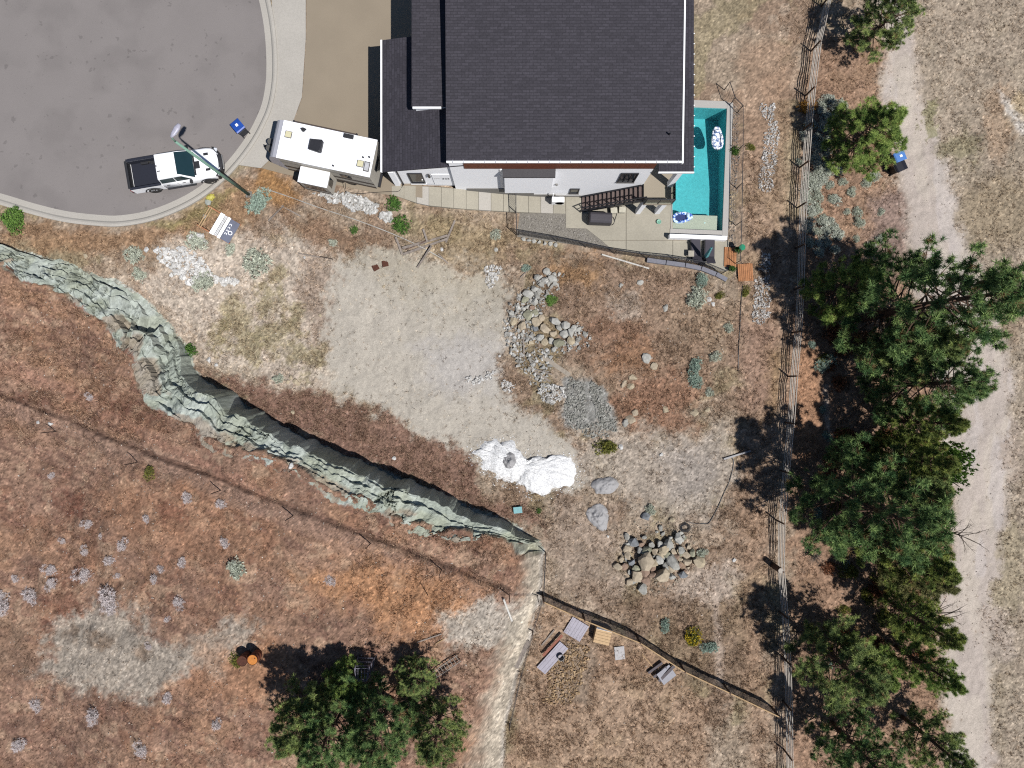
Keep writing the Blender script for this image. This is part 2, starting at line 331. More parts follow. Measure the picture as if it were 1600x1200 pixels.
_mats = {}
def M(name, col, rough=.8, var=.12, scale=6.0, bump=.0, metal=0.0, spec=.4, col2=None, coat=0.0, alpha=None, big=0.0):
    """plain procedural material: a base colour with two scales of wear"""
    if name in _mats: return _mats[name]
    m = bpy.data.materials.new(name); m.use_nodes = True; n = m.node_tree.nodes; l = m.node_tree.links
    b = n['Principled BSDF']; b.inputs['Roughness'].default_value = rough; b.inputs['Metallic'].default_value = metal
    b.inputs['Specular IOR Level'].default_value = spec; b.inputs['Coat Weight'].default_value = coat
    tc = n.new('ShaderNodeTexCoord')
    no = n.new('ShaderNodeTexNoise'); no.inputs['Scale'].default_value = scale; no.inputs['Detail'].default_value = 6; no.inputs['Roughness'].default_value = .6
    l.new(tc.outputs['Object'], no.inputs['Vector'])
    rp = n.new('ShaderNodeValToRGB'); c = np.asarray(col, float); d = np.asarray(col2 if col2 is not None else c * (1 - 1.6 * var), float)
    rp.color_ramp.elements[0].position = .33; rp.color_ramp.elements[1].position = .68
    rp.color_ramp.elements[0].color = (*d, 1); rp.color_ramp.elements[1].color = (*np.clip(c * (1 + var * .5), 0, .92), 1)
    l.new(no.outputs['Fac'], rp.inputs[0])
    src = rp.outputs[0]
    if big > 0:
        n2 = n.new('ShaderNodeTexNoise'); n2.inputs['Scale'].default_value = .5; n2.inputs['Detail'].default_value = 5
        l.new(tc.outputs['Object'], n2.inputs['Vector'])
        mr = n.new('ShaderNodeMapRange'); mr.inputs['From Min'].default_value = .3; mr.inputs['From Max'].default_value = .7; mr.inputs['To Min'].default_value = 1 - big; mr.inputs['To Max'].default_value = 1 + big * .6
        l.new(n2.outputs['Fac'], mr.inputs['Value'])
        vm = n.new('ShaderNodeVectorMath'); vm.operation = 'SCALE'; l.new(src, vm.inputs[0]); l.new(mr.outputs[0], vm.inputs['Scale']); src = vm.outputs[0]
    l.new(src, b.inputs['Base Color'])
    if bump > 0:
        bp = n.new('ShaderNodeBump'); bp.inputs['Strength'].default_value = bump; bp.inputs['Distance'].default_value = .03
        l.new(no.outputs['Fac'], bp.inputs['Height']); l.new(bp.outputs[0], b.inputs['Normal'])
    _mats[name] = m
    return m
def glass_mat(name, tint, rough=.05):
    if name in _mats: return _mats[name]
    m = bpy.data.materials.new(name); m.use_nodes = True; n = m.node_tree.nodes; l = m.node_tree.links
    out = n['Material Output']; n.remove(n['Principled BSDF'])
    t = n.new('ShaderNodeBsdfTransparent'); t.inputs[0].default_value = (*tint, 1)
    g = n.new('ShaderNodeBsdfGlossy'); g.inputs['Roughness'].default_value = rough
    f = n.new('ShaderNodeFresnel'); f.inputs[0].default_value = 1.4
    mx = n.new('ShaderNodeMixShader'); l.new(f.outputs[0], mx.inputs[0]); l.new(t.outputs[0], mx.inputs[1]); l.new(g.outputs[0], mx.inputs[2]); l.new(mx.outputs[0], out.inputs[0])
    _mats[name] = m
    return m
def water_mat():
    m = glass_mat('pool_water', (.86, .97, .97), .03); n = m.node_tree.nodes; l = m.node_tree.links
    tc = n.new('ShaderNodeTexCoord'); no = n.new('ShaderNodeTexNoise'); no.inputs['Scale'].default_value = 7; no.inputs['Detail'].default_value = 3
    bp = n.new('ShaderNodeBump'); bp.inputs['Strength'].default_value = .25; bp.inputs['Distance'].default_value = .05
    l.new(tc.outputs['Object'], no.inputs['Vector']); l.new(no.outputs['Fac'], bp.inputs['Height'])
    for k in n:
        if k.type in ('BSDF_GLOSSY', 'FRESNEL'): l.new(bp.outputs[0], k.inputs['Normal'])
    return m
def shingle_mat(name, col, rot=0.0):
    m = bpy.data.materials.new(name); m.use_nodes = True; n = m.node_tree.nodes; l = m.node_tree.links
    b = n['Principled BSDF']; b.inputs['Roughness'].default_value = .85; b.inputs['Specular IOR Level'].default_value = .25
    tc = n.new('ShaderNodeTexCoord'); mp = n.new('ShaderNodeMapping'); mp.inputs['Rotation'].default_value[2] = rot
    l.new(tc.outputs['Object'], mp.inputs[0])
    br = n.new('ShaderNodeTexBrick'); br.inputs['Scale'].default_value = 1; br.inputs['Mortar Size'].default_value = .016; br.inputs['Brick Width'].default_value = .42; br.inputs['Row Height'].default_value = .17
    c = np.asarray(col); br.inputs['Color1'].default_value = (*c * .84, 1); br.inputs['Color2'].default_value = (*c * 1.18, 1); br.inputs['Mortar'].default_value = (*c * .72, 1); br.inputs['Bias'].default_value = .0
    l.new(mp.outputs[0], br.inputs[0]); br.offset_frequency = 2; br.squash = 1.0
    no = n.new('ShaderNodeTexNoise'); no.inputs['Scale'].default_value = 9; no.inputs['Detail'].default_value = 8; no.inputs['Roughness'].default_value = .8
    l.new(tc.outputs['Object'], no.inputs['Vector'])
    mr = n.new('ShaderNodeMapRange'); mr.inputs['From Min'].default_value = .3; mr.inputs['From Max'].default_value = .7; mr.inputs['To Min'].default_value = .65; mr.inputs['To Max'].default_value = 1.35
    l.new(no.outputs['Fac'], mr.inputs['Value'])
    vm = n.new('ShaderNodeVectorMath'); vm.operation = 'SCALE'; l.new(br.outputs['Color'], vm.inputs[0]); l.new(mr.outputs[0], vm.inputs['Scale']); l.new(vm.outputs[0], b.inputs['Base Color'])
    bp = n.new('ShaderNodeBump'); bp.inputs['Strength'].default_value = .5; bp.inputs['Distance'].default_value = .02
    l.new(br.outputs['Fac'], bp.inputs['Height']); bp.invert = True; l.new(bp.outputs[0], b.inputs['Normal'])
    _mats[name] = m
    return m

# ------------------------------------------------------------------ mesh builder and object helpers
class MB:
    def __init__(s): s.v = []; s.f = []
    def add(s, vs, fs):
        o = len(s.v); s.v += [tuple(x) for x in vs]; s.f += [tuple(i + o for i in f) for f in fs]; return s
    def box(s, c, d, R=None, top=None):
        """c centre, d full sizes, R optional 3x3 rotation, top optional (sx, sy) scale of the upper face"""
        tx, ty = top or (1, 1); vs = []
        for z, kx, ky in ((-.5, 1, 1), (.5, tx, ty)):
            for x, y in ((-.5, -.5), (.5, -.5), (.5, .5), (-.5, .5)):
                p = Vector((x * d[0] * kx, y * d[1] * ky, z * d[2]))
                vs.append(Vector(c) + (R @ p if R else p))
        return s.add(vs, [(3, 2, 1, 0), (4, 5, 6, 7), (0, 1, 5, 4), (1, 2, 6, 5), (2, 3, 7, 6), (3, 0, 4, 7)])
    def beam(s, a, b, wd, ht, roll=0.0):
        """rectangular bar from a to b"""
        a = Vector(a); b = Vector(b); d = b - a; q = d.to_track_quat('X', 'Z').to_matrix()
        if roll: q = q @ Matrix.Rotation(roll, 3, 'X')
        return s.box((a + b) / 2, (d.length, wd, ht), q)
    def cyl(s, a, b, r0, r1=None, n=10, cap=True):
        a = Vector(a); b = Vector(b); r1 = r0 if r1 is None else r1; q = (b - a).to_track_quat('Z', 'Y').to_matrix(); vs = []
        for p, r in ((a, r0), (b, r1)):
            for i in range(n):
                t = 2 * math.pi * i / n; vs.append(p + q @ Vector((r * math.cos(t), r * math.sin(t), 0)))
        fs = [(i, (i + 1) % n, n + (i + 1) % n, n + i) for i in range(n)]
        if cap: fs += [tuple(range(n - 1, -1, -1)), tuple(range(n, 2 * n))]
        return s.add(vs, fs)
    def tube(s, pts, r, n=6):
        pts = [Vector(p) for p in pts]; vs = []; m = len(pts)
        for i, p in enumerate(pts):
            d = (pts[min(i + 1, m - 1)] - pts[max(i - 1, 0)]).normalized(); q = d.to_track_quat('Z', 'Y').to_matrix()
            rr = r[i] if isinstance(r, (list, tuple)) else r
            for k in range(n): t = 2 * math.pi * k / n; vs.append(p + q @ Vector((rr * math.cos(t), rr * math.sin(t), 0)))
        fs = [(i * n + k, i * n + (k + 1) % n, (i + 1) * n + (k + 1) % n, (i + 1) * n + k) for i in range(m - 1) for k in range(n)]
        fs += [tuple(range(n - 1, -1, -1)), tuple(range((m - 1) * n, m * n))]
        return s.add(vs, fs)
    def prism(s, pts, z0, z1):
        """polygon pts (x, y[, ztop]) extruded; z0 may be a depth below the top when z1 is None"""
        n = len(pts); a = sum(pts[i][0] * pts[(i + 1) % n][1] - pts[(i + 1) % n][0] * pts[i][1] for i in range(n))
        if a < 0: pts = pts[::-1]
        bot = [(p[0], p[1], (p[2] - z0) if z1 is None else z0) for p in pts]; top = [(p[0], p[1], p[2] if z1 is None else z1) for p in pts]
        return s.add(bot + top, [tuple(range(n - 1, -1, -1)), tuple(range(n, 2 * n))] + [(i, (i + 1) % n, n + (i + 1) % n, n + i) for i in range(n)])
    def loft(s, rings, close=True, caps=True):
        n = len(rings[0]); o = [p for r in rings for p in r]
        fs = [(i * n + k, i * n + (k + 1) % n, (i + 1) * n + (k + 1) % n, (i + 1) * n + k) for i in range(len(rings) - 1) for k in range(n if close else n - 1)]
        if caps: fs += [tuple(range(n - 1, -1, -1)), tuple(range((len(rings) - 1) * n, len(rings) * n))]
        return s.add(o, fs)
    def quad(s, a, b, c, d): return s.add([a, b, c, d], [(0, 1, 2, 3)])
    def mesh(s, name, mat, smooth=False):
        me = bpy.data.meshes.new(name); me.from_pydata([tuple(p) for p in s.v], [], s.f); me.update()
        if mat: me.materials.append(mat)
        if smooth: me.polygons.foreach_set('use_smooth', [True] * len(me.polygons))
        return me
    def build(s, name, mat, parent=None, smooth=False, bevel=0.0, loc=None, rz=0.0, seg=2):
        o = bpy.data.objects.new(name, s.mesh(name, mat, smooth)); C.objects.link(o)
        if loc is not None: o.location = loc
        o.rotation_euler.z = rz
        if parent: o.parent = parent
        if bevel:
            b = o.modifiers.new('bevel', 'BEVEL'); b.width = bevel; b.segments = seg; b.limit_method = 'ANGLE'; b.angle_limit = .6
        return o
def tag(o, label=None, cat=None, group=None, kind=None):
    if label: o['label'] = label
    if cat: o['category'] = cat
    if group: o['group'] = group
    if kind: o['kind'] = kind
    return o
def thing(name, label, cat, loc=(0, 0, 0), rz=0.0, group=None):
    o = bpy.data.objects.new(name, None); C.objects.link(o); o.location = loc; o.rotation_euler.z = rz; o.empty_display_size = .2
    return tag(o, label, cat, group)
def link(name, me, parent=None, loc=None, rot=None, scale=None):
    o = bpy.data.objects.new(name, me); C.objects.link(o)
    if parent: o.parent = parent
    if loc is not None: o.location = loc
    if rot is not None: o.rotation_euler = rot
    if scale is not None: o.scale = scale if hasattr(scale, '__len__') else (scale,) * 3
    return o
def tri_mesh(name, V, cols, mat):
    """V (n,3,3) triangles, cols (n,3) colour of each"""
    n = len(V); me = bpy.data.meshes.new(name); me.vertices.add(n * 3); me.vertices.foreach_set('co', V.astype(np.float32).ravel())
    me.loops.add(n * 3); me.loops.foreach_set('vertex_index', np.arange(n * 3, dtype=np.int32))
    me.polygons.add(n); me.polygons.foreach_set('loop_start', np.arange(0, n * 3, 3, dtype=np.int32)); me.polygons.foreach_set('loop_total', np.full(n, 3, np.int32))
    at = me.attributes.new('tint', 'FLOAT_COLOR', 'POINT')
    cc = np.concatenate([np.repeat(cols, 3, 0), np.ones((n * 3, 1))], 1); at.data.foreach_set('color', cc.astype(np.float32).ravel())
    me.update(); me.materials.append(mat)
    return me
def unit(v): return v / (np.linalg.norm(v, axis=-1, keepdims=True) + 1e-9)
def sprays(pos, dirs, n, ln, wd, spread, cols, rng, cj=.2, up=0.0):
    """n slim blades leaving each position around its direction"""
    N = len(pos); p = np.repeat(pos, n, 0); d = np.repeat(dirs, n, 0)
    r = unit(rng.normal(size=(N * n, 3))); d = unit(d * (1 - spread) + r * spread + np.array([0, 0, up]))
    L = np.repeat(np.broadcast_to(ln, (N,)), n)[:, None] * rng.uniform(.6, 1.15, (N * n, 1))
    sd = unit(np.cross(d, rng.normal(size=(N * n, 3)))) * np.repeat(np.broadcast_to(wd, (N,)), n)[:, None]
    V = np.stack([p - sd + d * L * .06, p + sd + d * L * .06, p + d * L], 1)
    c = np.repeat(cols, n, 0) * rng.uniform(1 - cj, 1 + cj, (N * n, 1))
    return V, c

# ------------------------------------------------------------------ setting
gm = vcol_mat('soil_ground', 'soil', .95, 16, .30, .5)
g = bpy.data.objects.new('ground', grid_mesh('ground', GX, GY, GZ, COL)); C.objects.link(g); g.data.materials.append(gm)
tag(g, kind='structure')
# ---- the rock cut: a sheet of broken ledges between its foot and its crest
_PR = [((-200, 335), (-200, 395)), ((0, 378), (20, 415)), ((60, 397), (55, 445)), ((110, 410), (105, 465)), ((160, 432), (142, 492)), ((200, 442), (170, 515)), ((232, 470), (187, 545)), ((268, 510), (205, 562)), ((288, 545), (214, 592)), ((304, 575), (228, 622)), ((318, 590), (258, 650)), ((340, 604), (302, 668)),
       ((400, 640), (345, 692)), ((440, 664), (400, 708)), ((500, 694), (460, 730)), ((560, 720), (520, 770)), ((620, 745), (590, 790)), ((680, 770), (640, 818)), ((760, 802), (720, 837)), ((800, 822), (765, 844)), ((846, 846), (815, 857))]
tq = np.array(_ground_px([p[0] for p in _PR], [1.4 * float(sstep(350, 0, p[0][0])) for p in _PR])); cq = np.array(_ground_px([p[1] for p in _PR], [np.interp(p[1][0], _hx, _hz) + .4 for p in _PR]))
cq[11:-2] += np.array([-6, 12])
sl = np.concatenate([[0], np.cumsum(np.hypot(*np.diff(tq, axis=0).T))]); NU = 760; ss = np.linspace(0, sl[-1], NU)
def _res(q): return np.stack([np.interp(ss, sl, q[:, 0]), np.interp(ss, sl, q[:, 1])], 1)
tq, cq = _res(tq), _res(cq)
_k = np.hanning(25); _k /= _k.sum()
def _smo(a): return np.stack([np.convolve(np.pad(a[:, i], 12, 'edge'), _k, 'valid') for i in (0, 1)], 1)
tq, cq = _smo(tq), _smo(cq)
TXY = np.stack([(tq[:, 0] - 800) * S, (600 - tq[:, 1]) * S], 1); CXY = np.stack([(cq[:, 0] - 800) * S, (600 - cq[:, 1]) * S], 1)
sm = ss * S; zero = np.zeros(NU); _TS, _CS = TXY.copy(), CXY.copy()
TXY += ((fbm(sm / 1.4, zero, 4, 201, .6) - .5)[:, None] * 1.0) * unit(CXY - TXY); CXY += ((fbm(sm / .9, zero, 4, 203, .65) - .5)[:, None] * 1.0) * unit(CXY - TXY)
_k2 = np.hanning(91); _k2 /= _k2.sum()
def _sm1(a): return np.convolve(np.pad(a, 45, 'edge'), _k2, 'valid')
_in = unit(_CS - _TS); zt_ = _sm1(_bil(GB, _TS[:, 0], _TS[:, 1])) - .02; zc_ = _sm1(_bil(GZ, (_CS + _in * .25)[:, 0], (_CS + _in * .25)[:, 1])) + .04
tx = tq[:, 0]; steep = sstep(262, 335, tx) * sstep(858, 800, tx) * .72 + sstep(150, 40, tx) * .42
NL = 6; raw = np.stack([np.maximum(0, fbm(sm / 1.7 + 31 * k, zero + k * 7.3, 3, 211 + k) - .40) for k in range(1, NL)]); raw = raw / (raw.sum(0) + .05) * .72
bt = np.stack([zero] + [k / NL + .20 * (fbm(sm / 2.2 + 5 * k * 0, zero + k * .55, 3, 221) - .5) + .11 * (fbm(sm / .42, zero + k * 3.1, 4, 231, .6) - .5) for k in range(1, NL)] + [zero + 1])
rows = []; zf = []; fa = sstep(262, 335, tx)
lev = zero.copy()
for k in range(NL):
    rise = steep if k == 0 else raw[k - 1] * (1 - steep)
    for f in ((0, .2, .4, .6, .8, 1) if k == 0 else (0, .5, 1)):
        tr_ = bt[k] + (.10 * f * fa if k == 0 else .006 * (1 - 2 * f)) + (.03 if k == 0 and f < 1 else .012) * (fbm(sm / .5, zero + f * 2 + k, 3, 241) - .5) * (f > 0)
        rows.append(tr_); zf.append(lev + rise * f)
    lev = lev + rise
    slope = (1 - steep) * (1 - .0) * np.maximum(0, 1 - raw.sum(0)) / NL
    for f in (.2, .4, .6, .8):
        rows.append(bt[k] + (bt[k + 1] - bt[k]) * f + (.10 * fa if k == 0 else 0) * (1 - f)); zf.append(lev + slope * f)
    lev = lev + slope
rows.append(zero + 1.0); zf.append(zero + 1.0); rows.append(zero + 1.09); zf.append(zero + .985)
rows = np.array(rows); zf = np.array(zf)
RX = TXY[None, :, 0] + (CXY - TXY)[None, :, 0] * rows; RY = TXY[None, :, 1] + (CXY - TXY)[None, :, 1] * rows
RZ = zt_[None] + (zc_ - zt_)[None] * zf
RZ += (fbm(RX / .9, RY / .9, 4, 251, .6) - .5) * .5 * sstep(0, .1, rows) * sstep(1.0, .85, rows) + (fbm(RX / .2, RY / .2, 2, 257) - .5) * .06
_cr = sstep(.035, 0, np.abs(fbm(RX / .8, RY / .8, 4, 281, .6) - .5)) * sstep(.42, .55, fbm(RX / 2, RY / 2, 2, 283)) * sstep(.05, .15, rows) * sstep(1.0, .9, rows); RZ -= _cr * .35
RZ[0] -= .35; RZ[-1] -= .25; RX += (fbm(RX / .3, RY / .3 + RZ, 3, 261) - .5) * .10; RY += (fbm(RX / .3 + 9, RY / .3 + RZ, 3, 263) - .5) * .10
m1 = fbm(RX / .8, RY / .8 + RZ * .6, 4, 271); m2 = fbm(RX / 1.8, RY / 1.8, 4, 273); m3 = fbm(RX / .16, RY / .16 + RZ, 3, 275, .7)
RC = A(182, 190, 177) * (1 - .6 * sstep(.42, .62, m1)[..., None]) + A(214, 221, 213) * .6 * sstep(.42, .62, m1)[..., None]
RC = RC * (1 - .5 * sstep(.5, .62, m2)[..., None]) + A(176, 180, 156) * .5 * sstep(.5, .62, m2)[..., None]
_bm = (sstep(.57, .63, fbm(RX / 1.3 + 3, RY / 1.3, 4, 277)) * sstep(.45, .6, rows) * .55)[..., None]; RC = RC * (1 - _bm) + A(164, 132, 108) * _bm
_em = sstep(.95, 1.06, rows + (m1 - .5) * .5 + (m3 - .5) * .3)[..., None]; RC = RC * (1 - _em) + A(152, 116, 98) * _em
RC *= (.74 + .52 * m3)[..., None] * (1 + (RNG.random(RX.shape) - .5)[..., None] * .2)
rk_o = bpy.data.objects.new('rock_face', grid_mesh('rock_face', RX[::-1], RY[::-1], RZ[::-1], RC[::-1])); C.objects.link(rk_o)
rk_o.data.polygons.foreach_set('use_smooth', np.zeros(len(rk_o.data.polygons), bool)); rk_o.data.materials.append(vcol_mat('cut_rock', 'soil', .9, 9, .14, .5)); tag(rk_o, kind='structure')
asphalt = M('asphalt', A(159, 152, 149), .9, .16, 45, .3, spec=.2, big=.045)
concrete = M('pale_concrete', A(206, 200, 190), .85, .08, 14, .1, spec=.2, big=.06)
drive = M('exposed_aggregate', A(172, 158, 138), .9, .09, 50, .2, spec=.2, big=.06)
patio_m = M('patio_concrete', A(190, 183, 166), .85, .07, 9, .08, spec=.25, big=.09)
_n = asphalt.node_tree.nodes; _l = asphalt.node_tree.links; _b = _n['Principled BSDF']; _src = _b.inputs['Base Color'].links[0].from_socket      # oil drips and worn patches
_tc = _n.new('ShaderNodeTexCoord')
for _sc, _lo, _hi, _k in ((2.2, .66, .70, .80), (.35, .52, .66, .90), (9.0, .70, .74, .75)):
    _no = _n.new('ShaderNodeTexNoise'); _no.inputs['Scale'].default_value = _sc; _no.inputs['Detail'].default_value = 3; _l.new(_tc.outputs['Object'], _no.inputs['Vector'])
    _mr = _n.new('ShaderNodeMapRange'); _mr.inputs['From Min'].default_value = _lo; _mr.inputs['From Max'].default_value = _hi; _mr.inputs['To Min'].default_value = 1; _mr.inputs['To Max'].default_value = _k; _l.new(_no.outputs['Fac'], _mr.inputs['Value'])
    _vm = _n.new('ShaderNodeVectorMath'); _vm.operation = 'SCALE'; _l.new(_src, _vm.inputs[0]); _l.new(_mr.outputs[0], _vm.inputs['Scale']); _src = _vm.outputs[0]
_l.new(_src, _b.inputs['Base Color'])
def cat(pts, k=6):
    out = []; n = len(pts)
    for i in range(n - 1):
        p0, p1, p2, p3 = (np.array(pts[max(0, min(n - 1, j))], float) for j in (i - 1, i, i + 1, i + 2))
        for t in np.arange(k) / k:
            out.append(.5 * (2 * p1 + (p2 - p0) * t + (2 * p0 - 5 * p1 + 4 * p2 - p3) * t * t + (3 * p1 - p0 - 3 * p2 + p3) * t ** 3))
    out.append(np.array(pts[-1], float)); return out
KERB = cat([(-260, 250), (-120, 288), (-60, 304), (0, 320), (50, 335), (100, 347), (150, 353), (190, 354), (240, 345), (290, 325), (330, 300), (365, 268), (395, 230), (415, 195), (428, 160), (434, 110), (430, 40), (415, -30), (390, -100)])
ko = np.array([W(p[0], p[1], ZS)[:2] for p in KERB]); kd = np.gradient(ko, axis=0); kd = unit(kd); kn = np.stack([-kd[:, 1], kd[:, 0]], 1)
prof = [(0, ZS - .3), (0, ZS + .13), (.16, ZS + .15), (.26, ZS + .12), (.36, ZS + .035), (.74, ZS + .03), (.74, ZS - .2)]
b = MB(); b.loft([[(*(ko[i] + kn[i] * d), z) for d, z in prof] for i in range(len(ko))], close=False, caps=False)
kerb = b.build('kerb', concrete, smooth=False); tag(kerb, kind='structure')
inner = [tuple(ko[i] + kn[i] * .73) for i in range(len(ko))]
b = MB(); b.prism(inner + [tuple(W(-400, -260, ZS)[:2]), tuple(W(-500, 250, ZS)[:2])], ZS - .15, ZS + .022)
tag(b.build('road', asphalt), kind='structure')
def wp(pts, z): return [tuple(W(x, y, z)[:2]) for x, y in pts]
b = MB(); b.prism(wp([(420, -100), (428, 60), (430, 112), (424, 164), (410, 200), (391, 232), (372, 258), (408, 263), (432, 240), (453, 205), (472, 152), (478, 60), (478, -100)], ZS), ZS - .2, ZS + .06)
tag(b.build('driveway_apron', concrete), kind='structure')
b = MB(); b.prism(wp([(479, -100), (479, 60), (473, 152), (454, 205), (433, 241), (409, 263), (440, 271), (500, 284), (560, 296), (608, 305), (660, 309), (660, -100)], ZS), ZS - .2, ZS + .04)
tag(b.build('driveway', drive), kind='structure')
# sloping side walk of concrete slabs
walk = bpy.data.objects.new('walkway', None); C.objects.link(walk); tag(walk, kind='structure')
def wz(px): return ZS * (1 - float(sstep(640, 868, px))) + .05
edges = np.linspace(612, 884, 15)
for i, (x0, x1) in enumerate(zip(edges[:-1], edges[1:])):
    x1 -= .35
    q = []
    for x, f in ((x0, 0), (x1, 0), (x1, 1), (x0, 1)):
        z = wz(x); yb = 13.04 if f else None
        lowpx = np.interp(x, [612, 660, 720, 800, 884], [304, 320, 326, 331, 334])
        p = W(x, lowpx, z); q.append((p.x, 13.06 if f else p.y, z + .004 * (i % 2)))
    b = MB(); b.prism(q, .25, None); b.build('slab', concrete if i % 5 == 2 else patio_m, walk, bevel=.012)
# patio with a hole for the pool, slab by slab
patio = bpy.data.objects.new('patio', None); C.objects.link(patio); tag(patio, kind='structure')
for k, pts in enumerate([
        [(884.3, 300), (884.3, 333), (884.3, 356), (916, 357), (939, 375), (978, 375), (978, 300)],
        [(978.6, 300), (978.6, 375), (1052, 375), (1050, 300)],
        [(939.5, 375.6), (952, 386), (978, 392), (978, 375.6)],
        [(978.6, 375.6), (978.6, 393), (1051, 403), (1051, 375.6)],
        [(1051.6, 375.6), (1051.6, 403), (1092, 411), (1126, 424), (1137, 424), (1139, 380), (1139, 375.6)]]):
    b = MB(); b.prism(wp(pts, 0.06), -.3, .06); b.build('slab', patio_m, patio, bevel=.01)
b = MB(); b.prism(wp([(808, 330), (890, 330), (890, 352), (920, 352), (962, 384), (956, 390), (880, 380), (808, 370)], .03), -.3, .03)
tag(b.build('gravel_bed', M('grey_gravel', A(158, 152, 142), .95, .3, 22, .6, spec=.2)), kind='structure')
# ------------------------------------------------------------------ house
white = M('white_stucco', (.85, .85, .86), .85, .015, 3, 0, spec=.2)
wtrim = M('white_trim', (.78, .78, .78), .5, .03, 8)
black = M('black_metal', (.018, .018, .022), .45, .1, 8)
roof_m = shingle_mat('charcoal_shingles', A(74, 71, 78))
roof_l = shingle_mat('charcoal_shingles_turned', A(72, 69, 77), math.pi / 2)
cedar = M('cedar_boards', A(132, 70, 46), .6, .2, 5)
dark_glass = M('window_glass', (.02, .025, .03), .08, .1, 3, spec=.7)
grey_conc = M('grey_foundation', A(150, 146, 140), .9, .1, 10)
def bw(b, name, mat, root, **k):      # geometry given in world coordinates, parented under root
    L = root.matrix_world.translation if root.parent else root.location
    b.v = [(x - L[0], y - L[1], z - L[2]) for x, y, z in b.v]
    return b.build(name, mat, root, **k)
def child(b, name, mat, part, **k):   # sub-part of a part built with bw(): same local frame as the part
    r = part.parent; L = r.location
    b.v = [(x - L[0], y - L[1], z - L[2]) for x, y, z in b.v]
    return b.build(name, mat, part, **k)
def bx(x0, x1, y0, y1, z0, z1): return MB().box(((x0 + x1) / 2, (y0 + y1) / 2, (z0 + z1) / 2), (x1 - x0, y1 - y0, z1 - z0))
YW, YG = 13.04, 13.22
house = thing('house', 'white two-storey house with charcoal shingle roofs above the pool patio', 'house', (2.5, 17, 0))
bw(bx(-3.75, 8.58, YW, 24.5, -.25, 7.28), 'wall', white, house)
b = MB(); b.prism([(-7.7, YG), (-3.0, YG), (-3.0, 21), (-7.7, 21)], 2.0, 5.45)
bw(b, 'garage_wall', white, house)
# garage wall runs up under the sloping roof
b = MB(); y0, y1 = YG + .002, 20.9
b.add([(-7.68, y0, 5.4), (-3.0, y0, 5.4), (-3.0, y0, 6.62), (-7.68, y0, 5.47), (-7.68, y1, 5.4), (-3.0, y1, 5.4), (-3.0, y1, 6.62), (-7.68, y1, 5.47)], [(0, 1, 2, 3), (7, 6, 5, 4), (3, 2, 6, 7), (1, 5, 6, 2), (0, 3, 7, 4), (0, 4, 5, 1)])
bw(b, 'gable_wall', white, house)
# lower sloping roof with its gutter
b = MB(); xl, xr = -7.97, -2.9
b.add([(xl, 13.02, 5.45), (xr, 13.02, 6.67), (xr, 21.1, 6.67), (xl, 21.1, 5.45), (xl, 13.02, 5.58), (xr, 13.02, 6.80), (xr, 21.1, 6.80), (xl, 21.1, 5.58)], [(3, 2, 1, 0), (4, 5, 6, 7), (0, 1, 5, 4), (1, 2, 6, 5), (2, 3, 7, 6), (3, 0, 4, 7)])
lr = bw(b, 'lower_roof', roof_l, house)
child(bx(-8.08, -7.965, 13.0, 21.12, 5.46, 5.605), 'gutter', wtrim, lr, bevel=.015)
# main low-slope roof
b = MB(); x0, x1 = -3.86, 9.96
b.add([(x0, 13.1, 7.28), (x1, 13.1, 7.28), (x1, 25.5, 8.0), (x0, 25.5, 8.0), (x0, 13.1, 7.42), (x1, 13.1, 7.42), (x1, 25.5, 8.14), (x0, 25.5, 8.14)], [(3, 2, 1, 0), (4, 5, 6, 7), (0, 1, 5, 4), (1, 2, 6, 5), (2, 3, 7, 6), (3, 0, 4, 7)])
mr = bw(b, 'main_roof', roof_m, house)
child(bx(-3.86, 9.98, 12.985, 13.098, 7.30, 7.44), 'gutter', wtrim, mr, bevel=.015)
b = MB(); b.add([(9.963, 12.95, 7.26), (10.06, 12.95, 7.26), (10.06, 25.5, 7.98), (9.963, 25.5, 7.98), (9.963, 12.95, 7.45), (10.06, 12.95, 7.45), (10.06, 25.5, 8.17), (9.963, 25.5, 8.17)], [(3, 2, 1, 0), (4, 5, 6, 7), (0, 1, 5, 4), (1, 2, 6, 5), (2, 3, 7, 6), (3, 0, 4, 7)])
child(b, 'barge_board', wtrim, mr)
for i in range(22):
    x = -3.5 + i * .63
    child(bx(x, x + .035, 12.97, 13.14, 7.442, 7.458), 'gutter_bracket', M('zinc', (.55, .55, .57), .4, .1, 5, metal=.6), mr)
child(MB().cyl((9.2, 14.6, 7.4), (9.2, 14.6, 7.85), .05, .05, 8), 'vent_pipe', black, mr)
# raised entrance block at the back left
bw(bx(-5.8, -3.87, 16.55, 24.4, 5.2, 6.86), 'entrance_wall', white, house)
er = bw(bx(-5.95, -3.872, 16.45, 24.5, 6.862, 7.0), 'entrance_roof', roof_m, house)
child(bx(-5.9, -4.2, 16.33, 16.447, 6.88, 7.02), 'gutter', wtrim, er, bevel=.015)
